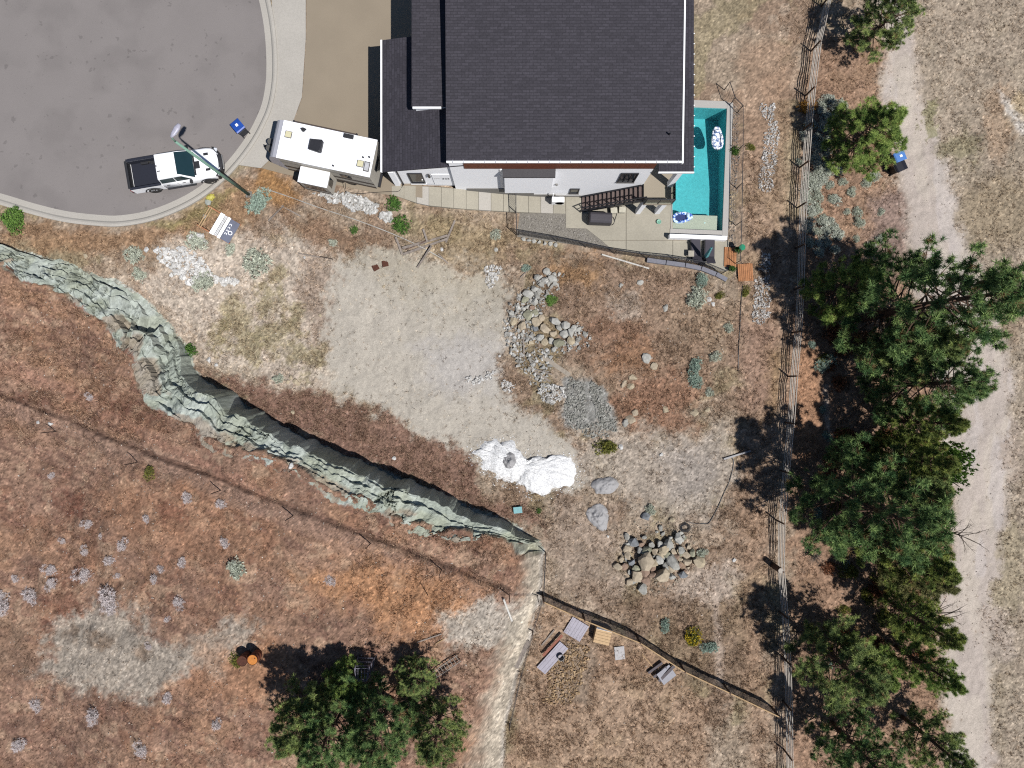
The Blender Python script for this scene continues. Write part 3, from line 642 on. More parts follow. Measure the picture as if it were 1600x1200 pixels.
# cedar band, bay window box, covered-deck roof
bw(bx(-2.88, 8.56, 13.0, 13.038, 6.22, 7.295), 'cedar_band', cedar, house)
bay = bw(bx(-.47, 2.55, 12.66, 13.036, 2.2, 5.75), 'bay', white, house)
b = MB(); b.prism([(-.56, 12.58, 5.95), (2.64, 12.58, 5.95), (2.64, 13.0, 6.22), (-.56, 13.0, 6.22)], .18, None)
child(b, 'bay_roof', M('slate_grey_roof', A(88, 84, 86), .8, .15, 14), bay)
b = MB(); b.prism([(8.88, 12.84), (11.0, 12.84), (11.0, 23.5), (8.88, 23.5)], 6.02, 6.19)
dr = bw(b, 'deck_roof', roof_l, house)
child(bx(8.86, 11.02, 12.76, 12.838, 6.04, 6.2), 'fascia', wtrim, dr)
for i in range(14):
    child(bx(10.98, 11.05, 13.1 + i * .62, 13.15 + i * .62, 6.192, 6.22), 'gutter_bracket', wtrim, dr)
# stepped foundation showing below the stucco
for x0, x1, zt in [(-3.0, -.5, 2.0), (-.5, 1.5, 1.1), (1.5, 3.0, .55), (3.0, 4.8, .28)]:
    bw(bx(x0, x1 - .004, 12.985, 13.037, -.2, zt), 'foundation', grey_conc, house)
def window(x0, x1, z0, z1, y, cols=2, door=False, name='window'):
    f = MB(); t = .07
    f.box(((x0 + x1) / 2, y - .02, z1 - t / 2), (x1 - x0, .1, t)); f.box(((x0 + x1) / 2, y - .02, z0 + t / 2), (x1 - x0, .1, t))
    f.box((x0 + t / 2, y - .02, (z0 + z1) / 2), (t, .1, z1 - z0 - 2 * t)); f.box((x1 - t / 2, y - .02, (z0 + z1) / 2), (t, .1, z1 - z0 - 2 * t))
    o = bw(f, name, black, house)
    n = cols; ww = (x1 - x0 - 2 * t - .05 * (n - 1)) / n
    for i in range(n):
        a = x0 + t + i * (ww + .05); child(bx(a, a + ww, y - .012, y + .02, z0 + t, z1 - t), 'pane', dark_glass, o)
    for i in range(1, n):
        a = x0 + t + i * (ww + .05); child(bx(a - .05, a, y - .045, y - .013, z0 + t, z1 - t), 'mullion', black, o)
    child(bx(x0 - .04, x1 + .04, y - .10, y - .002, z0 - .07, z0 - .002), 'sill', wtrim if door else grey_conc, o)
    return o
window(6.76, 7.85, 3.46, 5.33, YW, 3)
window(3.9, 4.52, .85, 1.95, YW, 1)
dd = window(-6.58, -5.66, 2.62, 4.72, YG, 1, True, 'side_door')
child(MB().cyl((-5.78, YG - .12, 3.55), (-5.78, YG - .04, 3.55), .035, .035, 8), 'handle', wtrim, dd)
lampm = M('sconce_metal', (.03, .03, .03), .4)
bw(MB().cyl((-5.22, YG - .14, 4.35), (-5.22, YG - .14, 4.75), .09, .06, 10), 'wall_lantern', lampm, house)
pl = bw(bx(-5.08, -3.95, YG - .05, YG - .003, 2.42, 4.5), 'wall_panel', white, house)
ink = M('dark_lettering', (.05, .05, .05), .6)
# faint word and large house number beside the door
b = MB()
for i, wd in enumerate([.05, .04, .05, .04, .05, .05, .04]): b.box((-4.98 + i * .062, YG - .056, 3.68), (wd * .6, .008, .07))
child(b, 'name_lettering', ink, pl)
b = MB()
for i in range(3):
    x = -4.43 + i * .17
    for dx, dz, sx, sz in ((0, .13, .12, .035), (0, 0, .12, .035), (0, -.13, .12, .035), (.045, .065, .035, .13), (.045, -.065, .035, .13)): b.box((x + dx, YG - .056, 3.68 + dz), (sx, .008, sz))
child(b, 'house_number', ink, pl)
bw(MB().cyl((-7.15, YG - .07, 2.42), (-7.15, YG - .07, 5.3), .05, .05, 8), 'downpipe', black, house)
bw(bx(-7.68, -7.35, YG - .16, YG - .004, 2.4, 5.3), 'corner_pilaster', white, house)
bw(bx(-.75, -.55, 12.98, 13.036, 2.3, 6.1), 'downpipe', wtrim, house)
bw(MB().cyl((2.9, 12.93, 3.0), (2.9, 13.035, 3.0), .08, .08, 10), 'vent_cover', grey_conc, house)
# deck, pillars and outdoor stair belong to the house
deckm = M('deck_surface', A(182, 170, 150), .85, .06, 20)
dk = bw(bx(8.59, 10.46, 11.7, 17.0, 2.78, 3.0), 'deck', deckm, house, bevel=.01)
for x, y, z0, z1 in [(8.72, 11.95, .06, 2.78), (10.05, 11.95, .06, 2.78), (10.25, 12.98, 3.0, 6.02), (10.25, 16.6, 3.0, 6.02), (10.25, 16.4, 0, 2.78)]:
    bw(bx(x - .16, x + .16, y - .16, y + .16, z0, z1), 'pillar', white, house, bevel=.008)
glass = glass_mat('railing_glass', (.78, .9, .88))
ra = bw(MB().beam((8.62, 11.74, 4.05), (10.42, 11.74, 4.05), .05, .04), 'deck_railing', black, house)
for x in (8.64, 9.5, 10.41): child(bx(x - .025, x + .025, 11.715, 11.765, 3.0, 4.03), 'post', black, ra)
for y in (12.4, 12.9): child(bx(10.395, 10.445, y - .025, y + .025, 3.0, 4.03), 'post', black, ra)
for x0, x1 in ((8.68, 9.46), (9.54, 10.37)): child(bx(x0, x1, 11.733, 11.747, 3.08, 4.0), 'glass_panel', glass, ra)
child(bx(10.413, 10.427, 11.8, 12.36, 3.08, 4.0), 'glass_panel', glass, ra); child(bx(10.413, 10.427, 12.44, 12.86, 3.08, 4.0), 'glass_panel', glass, ra)
stair = bw(MB().beam((4.78, 11.98, .05), (8.56, 11.98, 2.82), .07, .3).beam((4.78, 12.96, .05), (8.56, 12.96, 2.82), .07, .3), 'staircase', black, house)
tread = M('brown_treads', A(116, 98, 92), .7, .12, 8)
for i in range(14):
    x = 4.86 + i * .265; z = .2 + i * .2
    child(bx(x, x + .235, 12.02, 12.92, z - .05, z), 'tread', tread, stair)
    child(bx(x + .236, x + .262, 12.02, 12.92, z - .05, z + .145), 'riser', black, stair)
b = MB(); b.beam((4.7, 11.93, 1.15), (8.6, 11.93, 3.95), .06, .06); b.beam((4.7, 11.93, .6), (8.6, 11.93, 3.4), .04, .04)
hr = child(b, 'handrail', black, stair)
for i in range(8):
    x = 4.75 + i * .54; z = .05 + i * .39
    o = MB().box((x, 11.93, z + .55), (.06, .06, 1.15)); child(o, 'baluster_post', black, stair)

# ------------------------------------------------------------------ swimming pool
pool = thing('swimming_pool', 'rectangular turquoise swimming pool with pale concrete coping beside the house', 'pool', (POOL_C.x, POOL_C.y, 0), POOL_R)
HX, HY = 1.76, 4.24
plaster = M('pool_plaster', A(124, 228, 236), .7, .1, 6, big=.1)
shelf_m = M('pool_shelf', A(252, 214, 194), .7, .05, 10)
cop = M('coping_concrete', A(200, 196, 190), .8, .05, 12)
def lb(x0, x1, y0, y1, z0, z1): return bx(x0, x1, y0, y1, z0, z1)
b = MB(); b.loft([[(-HX, -HY, -1.15), (HX, -HY, -1.15)], [(-HX, -1.0, -1.25), (HX, -1.0, -1.25)], [(-HX, HY, -1.95), (HX, HY, -1.95)]], close=False, caps=False)
b.v = [v for v in b.v]; b.f = [f[::-1] for f in b.f]
bs = b.build('basin_floor', plaster, pool)
for nm, q in (('basin_wall', (-HX - .2, -HX, -HY - .2, HY + .2, -2.2, .03)), ('basin_wall', (HX, HX + .2, -HY - .2, HY + .2, -2.2, .03)), ('basin_wall', (-HX, HX, HY, HY + .2, -2.2, .03)), ('basin_wall', (-HX, HX, -HY - .2, -HY, -2.2, .03))):
    lb(*q).build(nm, plaster, pool)
lb(-HX + .004, HX - .32, -HY + .004, -HY + 1.06, -1.2, -.12).build('tanning_shelf', shelf_m, pool)
lb(-HX - .1, HX + .1, -HY - .1, HY + .1, -.03, -.026).build('water', water_mat(), pool)
for q in ((HX, HX + .42, -HY - .42, HY + .42), (-HX - .42, HX - .003, HY, HY + .5), (-HX - .1, HX - .003, -HY - .42, -HY)):
    lb(*q, .035, .11).build('coping', cop, pool, bevel=.015)
lb(-HX - .06, -HX, -HY - .003, HY - .003, .035, .1).build('coping', cop, pool)
lb(.55, .62, -HY + .5, -HY + .57, -.115, -.1).build('drain_cover', wtrim, pool)
pw = MB().box((0, 0, .3), (3.95, .26, .6)).build('garden_wall', white, None, bevel=.01, loc=pool.matrix_basis @ Vector((-.02, -HY - .62, .06)), rz=POOL_R)
tag(pw, 'low white wall between the pool coping and the loungers', 'wall')
# strip of dark paving north of the pool
tag(bx(10.9, 12.6, 19.9, 27, -.2, .05).build('terrace', M('dark_paving', A(92, 92, 100), .8, .1, 6)), kind='structure')

def float_ring(root, outline, r, z, mat, name):
    pts = [Vector((x, y, z)) for x, y in outline]; n = len(pts); k = 10; vs = []; b = MB()
    for i, p in enumerate(pts):
        d = (pts[(i + 1) % n] - pts[i - 1]).normalized(); q = d.to_track_quat('Z', 'Y').to_matrix()
        vs += [p + q @ Vector((r * math.cos(6.2832 * j / k), r * math.sin(6.2832 * j / k), 0)) for j in range(k)]
    b.add(vs, [(i * k + j, i * k + (j + 1) % k, ((i + 1) % n) * k + (j + 1) % k, ((i + 1) % n) * k + j) for i in range(n) for j in range(k)])
    return b.build(name, mat, root, smooth=True)
def splotch(name, c1, c2, sc_):
    m = M(name, c1, .35, .1, sc_, spec=.5, col2=c2); r = [n for n in m.node_tree.nodes if n.type == 'VALTORGB'][0]
    r.color_ramp.interpolation = 'CONSTANT'; r.color_ramp.elements[1].position = .5; r.color_ramp.elements[0].position = 0; return m
vin_w = splotch('white_blue_vinyl', (.8, .82, .85), (.10, .16, .3), 7); vin_b = splotch('blue_floral_vinyl', (.05, .12, .42), (.55, .72, .85), 6)
navy = M('navy_mesh', (.02, .035, .12), .8, .1, 20)
def lounge_float(label, p, rz, mat, seatm, L=1.45, Wd=.78):
    t = thing('pool_float', label, 'pool float', p, rz)
    o = [(L / 2 * math.cos(a) * (1 if math.cos(a) > 0 else 1), (Wd / 2 - .09) * math.sin(a) * (1 if math.cos(a) < .2 else .86)) for a in np.linspace(0, 6.2832, 29)[:-1]]
    o = [(max(-L / 2 * .88, x), y * (1.12 if x < -L * .2 else 1)) for x, y in o]
    float_ring(t, o, .1, .1, mat, 'tube')
    b = MB(); b.tube([(L * .30, -.2, .14), (L * .32, 0, .17), (L * .30, .2, .14)], .13, 10); b.build('headrest', mat, t, smooth=True)
    MB().box((-.1, 0, .06), (L * .62, Wd * .6, .05)).build('seat', seatm, t, bevel=.02)
    for y in (-.3, .3):
        b = MB(); b.tube([(-.3, y * .9, .15), (0, y, .19), (.25, y * .9, .15)], .085, 8); b.build('armrest', mat, t, smooth=True)
    return t
p = pool.matrix_basis @ Vector((1.18, 2.15, -.04)); lounge_float('white and grey patterned lounge float drifting at the deep end of the pool', p, math.pi / 2 + .06, vin_w, vin_w, 1.5, .84)
p = pool.matrix_basis @ Vector((-1.05, -3.42, -.04)); lounge_float('blue floral lounge float with navy seat on the shallow pool shelf', p, .12, vin_b, navy, 1.3, .78)

# ------------------------------------------------------------------ patio furniture
sling = M('charcoal_sling', A(78, 74, 84), .8, .08, 30); frame_m = M('dark_frame', (.02, .02, .022), .5)
def lounger(px, py, rz, label):
    t = thing('sun_lounger', label, 'sun lounger', W(px, py, .06), rz, 'sun loungers below the pool wall')
    MB().box((0, .25, .33), (.62, 1.2, .05)).build('seat', sling, t, bevel=.02)
    R = Matrix.Rotation(math.radians(42), 3, 'X').to_3x3().inverted()
    MB().box((0, -.62, .58), (.62, .72, .05), R).build('backrest', sling, t, bevel=.02)
    b = MB(); b.beam((-.33, -.85, .3), (-.33, .85, .3), .04, .05); b.beam((.33, -.85, .3), (.33, .85, .3), .04, .05); b.build('frame', frame_m, t)
    for x in (-.31, .31):
        for y in (-.6, .7): MB().box((x, y, .15), (.045, .045, .3)).build('leg', frame_m, t)
lounger(1085.5, 393, .04, 'charcoal sun lounger nearer the house, left of the folded parasol')
lounger(1106.5, 394.5, -.02, 'charcoal sun lounger at the patio corner, right of the folded parasol')
t = thing('parasol', 'folded teal parasol standing between the two charcoal loungers', 'parasol', W(1097, 409, .06))
teal = M('teal_canvas', A(104, 172, 176), .8, .15, 6)
MB().cyl((0, 0, 0), (0, 0, .08), .26, .24, 16).build('base', frame_m, t); MB().cyl((0, 0, .08), (0, .55, 2.35), .022, .022, 8).build('pole', frame_m, t)
b = MB(); rings = []
for f, r in ((0, .02), (.06, .07), (.5, .10), (.85, .13), (1, .10)):
    c = Vector((0, .55 - .36 * f, 2.3 - 1.35 * f)); rings.append([c + Vector((r * (1 + .25 * (i % 2)) * math.cos(i * .628), r * (1 + .25 * (i % 2)) * math.sin(i * .628), 0)) for i in range(10)])
b.loft(rings); b.build('folded_canopy', teal, t)
t = thing('side_table', 'small pale side table beside the left lounger', 'side table', W(1077.5, 398, .06))
MB().box((0, 0, .42), (.4, .42, .03)).build('table_top', M('pale_board', A(196, 188, 172), .7), t, bevel=.01)
for x in (-.17, .17):
    for y in (-.17, .17): MB().box((x, y, .2), (.03, .03, .4)).build('leg', frame_m, t)
t = thing('barbecue', 'covered charcoal barbecue box below the outdoor stair', 'barbecue', W(936, 345, .06), math.radians(-2))
cov = M('grill_cover', A(82, 78, 84), .7, .1, 10)
b = MB(); b.loft([[(x, -.36, z), (x, .36, z), (x, .36, z1), (x, .2, z1 + .12), (x, -.2, z1 + .12), (x, -.36, z1)] for x, z, z1 in ((-.78, .1, .85), (-.7, .08, .95), (.7, .08, .95), (.78, .1, .85))]); b.build('cover', cov, t, bevel=.03)
for x in (-.6, .6):
    for y in (-.28, .28): MB().cyl((x, y, 0), (x, y, .12), .05, .05, 8).build('caster', frame_m, t)
hm_ = M('black_hose', (.015, .015, .018), .5)
b = MB(); c = W(955, 345, .09); b.tube([c + Vector((.22 * math.cos(a), .3 * math.sin(a), .02 * math.sin(3 * a))) for a in np.linspace(0, 5.9, 22)] + [c + Vector((.4, .5, 0)), c + Vector((.1, .75, 0))], .022, 6)
tag(b.build('garden_hose', hm_), 'black garden hose looped on the patio beside the barbecue', 'hose')
t = thing('heat_pump', 'white outdoor heat pump unit against the house wall', 'heat pump', W(871, 316, .3), 0)
MB().box((0, 0, .4), (.85, .36, .72)).build('casing', wtrim, t, bevel=.03)
b = MB()
for k in range(5): b.cyl((.12, -.186, .4), (.12, -.19, .4), .3 - k * .055, .3 - k * .055, 18)
b.build('fan_grille', black, t); MB().box((-.25, 0, .02), (.08, .36, .06)).build('foot', black, t); MB().box((.25, 0, .02), (.08, .36, .06)).build('foot', black, t)
MB().cyl((-.36, .17, .55), (-.36, .24, 1.25), .035, .035, 8).build('pipe', wtrim, t)
cream = M('cream_plastic', A(226, 220, 200), .6)
for i, (px, py, rz, lb_) in enumerate([(958, 331, .1, 'small cream storage box under the outdoor stair, nearer the barbecue'), (971, 330, -.05, 'small cream storage box under the deck beside a pillar')]):
    t = thing('storage_box', lb_, 'box', W(px, py, .06), rz)
    MB().box((0, 0, .2), (.42, .34, .4)).build('body', cream, t, bevel=.02); MB().box((0, 0, .42), (.46, .38, .05)).build('lid', cream, t, bevel=.015)
t = thing('planter', 'mint green round planter dish standing on the patio', 'planter', W(1029, 347, .06))
mint = M('mint_plastic', A(160, 214, 190), .5)
b = MB(); b.loft([[(r * math.cos(a), r * math.sin(a), z) for a in np.linspace(0, 6.2832, 17)[:-1]] for r, z in ((.1, 0), (.15, .1), (.17, .12), (.14, .12), (.1, .04))]); b.build('dish', mint, t, smooth=True)
MB().cyl((0, 0, .03), (0, 0, .1), .05, .03, 8).build('centre_post', mint, t)
# ------------------------------------------------------------------ vehicles
paint = M('white_car_paint', (.80, .80, .81), .25, .01, 3, coat=.4)
tyre_m = M('tyre_rubber', (.025, .024, .023), .85, .15, 12); rim_m = M('dark_rim', (.05, .05, .052), .35, .1, 6, metal=.6)
glass_c = M('car_glass', (.012, .03, .036), .06, .05, 3, spec=.6); plast = M('black_plastic', (.02, .02, .023), .6, .1, 12)
liner = M('bed_liner', (.012, .014, .024), .8, .1, 10)
def wheel(t, x, y, r=.41, wd=.28):
    sgn = 1 if y > 0 else -1
    wh = bpy.data.objects.new('wheel', None); C.objects.link(wh); wh.parent = t; wh.location = (x, y, r); wh.empty_display_size = .1
    b = MB(); n = 28; pr = [(.62, -.5), (.92, -.5), (1, -.36), (1, .36), (.92, .5), (.62, .5)]
    b.loft([[(q * r * math.cos(6.2832 * i / n), k * wd, q * r * math.sin(6.2832 * i / n)) for q, k in pr] for i in range(n + 1)], close=False, caps=False); b.build('tyre', tyre_m, wh)
    b = MB(); b.cyl((0, sgn * wd * .1, 0), (0, sgn * wd * .32, 0), r * .63, r * .6, 20)
    for k in range(6):
        a = k * math.pi / 3; b.beam((0, sgn * wd * .36, 0), (r * .56 * math.cos(a), sgn * wd * .36, r * .56 * math.sin(a)), .05, .08)
    b.cyl((0, sgn * wd * .34, 0), (0, sgn * wd * .46, 0), .08, .07, 10); b.build('rim', rim_m, wh)
def pickup():
    hd = math.radians(9.5)
    p = W(285, 288, ZS + .4); c = Vector((p.x, p.y, 0)) + Vector((-math.sin(hd), math.cos(hd), 0)) * .86
    t = thing('pickup_truck', 'white crew-cab pickup truck with black load bed parked at the kerb', 'pickup truck', (c.x, c.y, ZS + .022), hd)
    # lower body: front half with bonnet, doors, bed sides
    def sec(x, w, z0, z1, r=.12):   # closed ring across the vehicle
        return [(x, -w + .03, z0), (x, -w, z0 + .12), (x, -w, (z0 + z1) / 2 + .05), (x, -w + .035, z1 - r), (x, -w + .16, z1), (x, 0, z1 + .02), (x, w - .16, z1), (x, w - .035, z1 - r), (x, w, (z0 + z1) / 2 + .05), (x, w, z0 + .12), (x, w - .03, z0)]
    b = MB(); b.loft([sec(2.9, .42, .52, .96), sec(2.84, .62, .5, 1.05), sec(2.66, .82, .48, 1.13), sec(2.45, .93, .47, 1.18), sec(2.2, .98, .46, 1.2), sec(1.5, .995, .44, 1.23), sec(1.05, 1.0, .44, 1.25), sec(.2, 1.0, .42, 1.2), sec(-.98, 1.0, .42, 1.2)])
    body = b.build('body', paint, t, smooth=True, bevel=.0)
    # bed: sides, floor, tailgate, black liner caps
    b = MB()
    for y in (-.93, .93): b.box((-2.0, y, .81), (2.02, .14, .78))
    b.box((-2.0, 0, .62), (2.02, 1.74, .1)); b.box((-1.02, 0, .85), (.06, 1.74, .6)); bed = b.build('bed', paint, t, bevel=.025)
    b = MB(); b.box((-2.0, 0, .69), (1.92, 1.70, .03)); b.box((-2.0, .845, .92), (1.92, .03, .46)); b.box((-2.0, -.845, .92), (1.92, .03, .46)); b.box((-1.07, 0, .9), (.03, 1.66, .44))
    for y in (-.92, .92): b.box((-2.0, y, 1.215), (2.02, .17, .025))
    b.build('bed_liner', liner, bed, bevel=.008)
    b = MB(); b.box((-2.0, .74, .8), (.5, .16, .2)); b.box((-1.5, .72, .76), (.25, .2, .12)); b.build('tie_down_bag', plast, bed, bevel=.03)
    b = MB(); b.box((-3.05, 0, .86), (.09, 1.76, .72)); b.box((-3.03, 0, 1.235), (.16, 1.8, .03)); b.build('tailgate', plast, t, bevel=.02)
    b = MB(); b.box((-3.14, 0, .52), (.16, 1.9, .2)); b.build('rear_bumper', plast, t, bevel=.04)
    # cab
    zb, zt = 1.2, 1.88
    b = MB(); b.loft([[(1.18, -.93, zb), (1.18, .93, zb), (-.98, .93, zb), (-.98, -.93, zb)], [(.62, -.80, 1.72), (.62, .80, 1.72), (-.93, .82, 1.72), (-.93, -.82, 1.72)], [(.32, -.72, zt), (.32, .72, zt), (-.86, .74, zt), (-.86, -.74, zt)]])
    cab = b.build('cab', paint, t, bevel=.05, seg=3)
    def pane(name, pts, nrm, k=.012):
        nrm = Vector(nrm).normalized() * k; pts = [Vector(q) for q in pts]
        b = MB(); n = len(pts); b.add([q - nrm for q in pts] + [q + nrm for q in pts], [tuple(range(n - 1, -1, -1)), tuple(range(n, 2 * n))] + [(i, (i + 1) % n, n + (i + 1) % n, n + i) for i in range(n)]); b.build(name, glass_c, cab)
    pane('windshield', [(1.26, -.86, 1.24), (1.26, .86, 1.24), (.40, .70, 1.86), (.40, -.70, 1.86)], (.6, 0, .8), .02)
    pane('rear_window', [(-.985, .7, 1.3), (-.985, -.7, 1.3), (-.935, -.66, 1.66), (-.935, .66, 1.66)], (-1, 0, .2))
    for s in (-1, 1):
        for x0, x1, xt0, xt1 in ((-.9, .02, -.84, .0), (.08, 1.02, .06, .56)):
            q = [(x0, s * .925, 1.25), (x1, s * .925, 1.25), (xt1, s * .825, 1.67), (xt0, s * .83, 1.67)]
            pane('side_window', q if s < 0 else q[::-1], (0, s, .2), .015)
        MB().box((.98, s * 1.1, 1.27), (.16, .24, .17)).build('mirror', plast, t, bevel=.03)
        for x in (-.25, .75): MB().box((x - .35, s * 1.012, 1.02), (.2, .03, .035)).build('door_handle', plast, t)
        MB().box((.02, s * 1.002, .82), (.012, .008, .72)).build('door_seam', plast, body)
        MB().box((2.72, s * .74, .98), (.2, .3, .14), Matrix.Rotation(-s * .25, 3, 'Z')).build('headlight', M('headlight_glass', (.6, .62, .65), .1, .1, 6, spec=.8), t, bevel=.03)
        MB().box((-3.04, s * .93, .92), (.07, .13, .36)).build('tail_light', M('red_lens', (.3, .01, .01), .2), t, bevel=.02)
        MB().box((0, s * 1.02, .42), (1.9, .14, .06)).build('side_step', plast, t, bevel=.02)
        for x in (1.86, -1.8):
            wheel(t, x, s * .88)
            b = MB(); n = 12; b.loft([[(x + (.52 + q) * math.cos(a), s * k, .44 + (.5 + q) * math.sin(a)) for q, k in ((0, .9), (.05, 1.04), (-.03, 1.04), (-.05, .9))] for a in np.linspace(.05, math.pi - .05, n)]); b.build('wheel_arch', plast, t)
    b = MB(); b.loft([[(2.7 - .25 * abs(y) ** 2.2, y, .42), (2.98 - .38 * abs(y) ** 2.2, y, .45), (3.0 - .38 * abs(y) ** 2.2, y, .98), (2.84 - .36 * abs(y) ** 2.2, y, 1.09), (2.6, y, 1.0)] for y in np.linspace(-.96, .96, 11)], close=True); b.build('front_bumper', plast, t)
    MB().box((2.99, 0, .72), (.05, .9, .22)).build('grille', M('grille_chrome', (.5, .5, .5), .3, metal=.8), t, bevel=.02)
    for s in (-1, 1):
        MB().box((2.15, s * .5, 1.232), (.3, .16, .03)).build('bonnet_vent', plast, body, bevel=.01)
    MB().box((1.5, -.1, 1.262), (.34, .5, .05), None, (.7, .8)).build('bonnet_scoop', plast, body, bevel=.015)
    MB().box((1.33, 0, 1.262), (.10, 1.5, .02)).build('wiper_cowl', plast, body)
    MB().cyl((-.8, 0, 1.88), (-.86, 0, 1.98), .05, .02, 8).build('roof_aerial', plast, cab)
    MB().box((-.7, -.35, 1.885), (.2, .06, .02)).build('roof_marker', plast, cab)
pickup()

def travel_trailer():
    zr = ZS + .04
    R1 = [W(443.8, 187.9, zr + 3.05), W(589.6, 218.8, zr + 3.05), W(577, 276.6, zr + 3.05), W(431, 245.6, zr + 3.05)]
    c = sum(R1, Vector()) / 4; d = (R1[1] - R1[0] + R1[2] - R1[3]).normalized(); rz = math.atan2(d.y, d.x)
    L = ((R1[1] - R1[0]).length + (R1[2] - R1[3]).length) / 2; Wd = ((R1[1] - R1[2]).length + (R1[0] - R1[3]).length) / 2
    t = thing('travel_trailer', 'white travel trailer with an extended slide-out parked beside the garage', 'caravan', (c.x, c.y, zr), rz)
    # local: +x towards the garage, -y towards the lot
    hl, hw = L / 2, Wd / 2; side = M('trailer_side', A(204, 198, 186), .5, .04, 4); rw = M('rubber_roof', (.80, .81, .84), .7, .03, 3, big=.04); stripe = M('trailer_stripe', A(76, 68, 64), .5)
    cap = M('front_cap', A(206, 206, 214), .4, .03, 3); trim = M('grey_trim', A(120, 116, 112), .5)
    body = MB().box((0, 0, 1.78), (L, Wd, 2.44)).build('body', side, t, bevel=.02)
    b = MB(); b.box((0, 0, 3.03), (L + .03, Wd + .04, .06)); b.build('roof', rw, t, bevel=.02)
    n = 8; ring = [(0, .62)] + [(.78 * math.sin(a) ** .8, 1.5 + 1.53 * math.cos(a)) for a in np.linspace(math.pi / 2, 0.02, n)]
    b = MB(); b.loft([[(-hl - x, y, z) for x, z in ring] for y in np.linspace(-hw, hw, 5)]); b.build('front_cap', cap, t, smooth=False)
    b = MB(); b.box((-hl - .2, 0, 1.05), (.55, Wd * .98, .5)); b.build('front_apron', stripe, t, bevel=.05)
    b = MB(); b.cyl((-hl - 1.3, -.2, .55), (-hl - 1.3, -.2, 1.25), .24, .2, 12); b.cyl((-hl - 1.3, .22, .55), (-hl - 1.3, .22, 1.25), .24, .2, 12); gas = b.build('gas_bottles', M('grey_cover', A(104, 102, 98), .7), t)
    b = MB(); b.beam((-hl - 1.9, 0, .5), (-hl + .3, -.6, .5), .08, .12); b.beam((-hl - 1.9, 0, .5), (-hl + .3, .6, .5), .08, .12); b.cyl((-hl - 1.75, 0, 0), (-hl - 1.75, 0, .9), .04, .04, 8); b.build('drawbar', black, t)
    # side stripes and skirt on the lot side and the far side
    for s in (-1, 1):
        for z, h_ in ((1.45, .28), (.72, .3), (2.35, .06)): MB().box((0, s * (hw + .006), z), (L - .04, .012, h_)).build('stripe', stripe if h_ > .1 else trim, body)
    for x, y in ((-hl + .48, .3 * hw), (hl - .7, -.42 * hw)):
        v = MB().box((x, y, 3.1), (.42, .42, .09)).build('roof_vent', trim, t, bevel=.02); MB().box((x, y, 3.152), (.36, .36, .03)).build('lid', M('yellowed_lid', A(246, 238, 196), .5, .05, 6), v, bevel=.02)
    b = MB(); b.loft([[(-.62 + x * k, .02 + y * k, z) for x, y in ((-.42, -.32), (.3, -.40), (.38, -.32), (.38, .32), (.3, .40), (-.42, .32))] for k, z in ((1, 3.05), (1, 3.28), (.8, 3.36))]); b.build('air_conditioner', M('black_shroud', (.02, .02, .024), .5), t)
    MB().box((hl - 1.75, hw - .16, 3.12), (.62, .26, .14)).build('refrigerator_vent', plast, t, bevel=.03)
    b = MB(); b.cyl((-hl + 1.3, .72 * hw, 3.06), (-hl + 1.3, .72 * hw, 3.2), .14, .1, 10); b.box((-hl + 1.36, .72 * hw, 3.22), (.34, .1, .05)); b.build('aerial', plast, t)
    s_ = MB().box((hl - .28, -.5 * hw, 3.09), (.36, .62, .07)).build('skylight', trim, t, bevel=.03); MB().box((hl - .28, -.5 * hw, 3.13), (.26, .5, .03)).build('dome', M('milky_dome', A(226, 226, 228), .3), s_, bevel=.02)
    for x, y in ((hl - .62, -.06 * hw), (hl - .25, .02 * hw), (.62, -.82 * hw)): MB().cyl((x, y, 3.06), (x, y, 3.16), .06, .05, 10).build('plumbing_vent', plast, t)
    b = MB(); b.cyl((-hl + .6, hw + .1, 2.86), (hl - 1.4, hw + .1, 2.86), .07, .07, 10); aw = b.build('awning', M('brown_awning', A(96, 84, 78), .7), t)
    for x in (-hl + .56, hl - 1.36): MB().box((x, hw + .1, 2.86), (.1, .16, .18)).build('end_cap', black, aw, bevel=.02)
    # slide-out on the lot side
    x0, x1 = -1.55, .28
    so = MB().box(((x0 + x1) / 2, -hw - .52, 1.52), (x1 - x0, 1.03, 1.7)).build('slide_out', side, t, bevel=.02)
    MB().box(((x0 + x1) / 2, -hw - .56, 2.4), (x1 - x0 + .05, 1.0, .05)).build('slide_out_roof', rw, so, bevel=.015)
    MB().box((x1 + .008, -hw - .55, 1.75), (.014, .5, .8)).build('window', dark_glass, so); MB().box(((x0 + x1) / 2, -hw - 1.042, 1.75), (1.3, .014, .7)).build('window', dark_glass, so)
    for z in (1.3, .85): MB().box(((x0 + x1) / 2, -hw - 1.04, z), (x1 - x0 - .04, .012, .18)).build('stripe', stripe, so)
    MB().box((1.2, -hw - .012, 2.0), (.7, .02, .55)).build('window', dark_glass, t); MB().box((hl + .01, 0, 2.0), (.02, .9, .6)).build('rear_window', dark_glass, t)
    for x in (.35, 1.15):
        for y in (-hw + .12, hw - .12): wheel(t, x, y, .34, .2)
    MB().box((hl + .1, 0, .55), (.14, Wd * .9, .14)).build('rear_bumper', black, t); MB().box((0, 0, .5), (L, Wd * .8, .12)).build('chassis', black, t)
    for x in (-hl + .4, hl - .3):
        for y in (-hw + .15, hw - .15): MB().box((x, y, .25), (.07, .07, .5)).build('stabiliser_leg', black, t)
    return t, Matrix.Translation((c.x, c.y, zr)) @ Matrix.Rotation(rz, 4, 'Z'), hl, hw
TR, TM, thl, thw = travel_trailer()
a = TM @ Vector((.9, -thw - .05, 1.0)); zc = ZS + .055
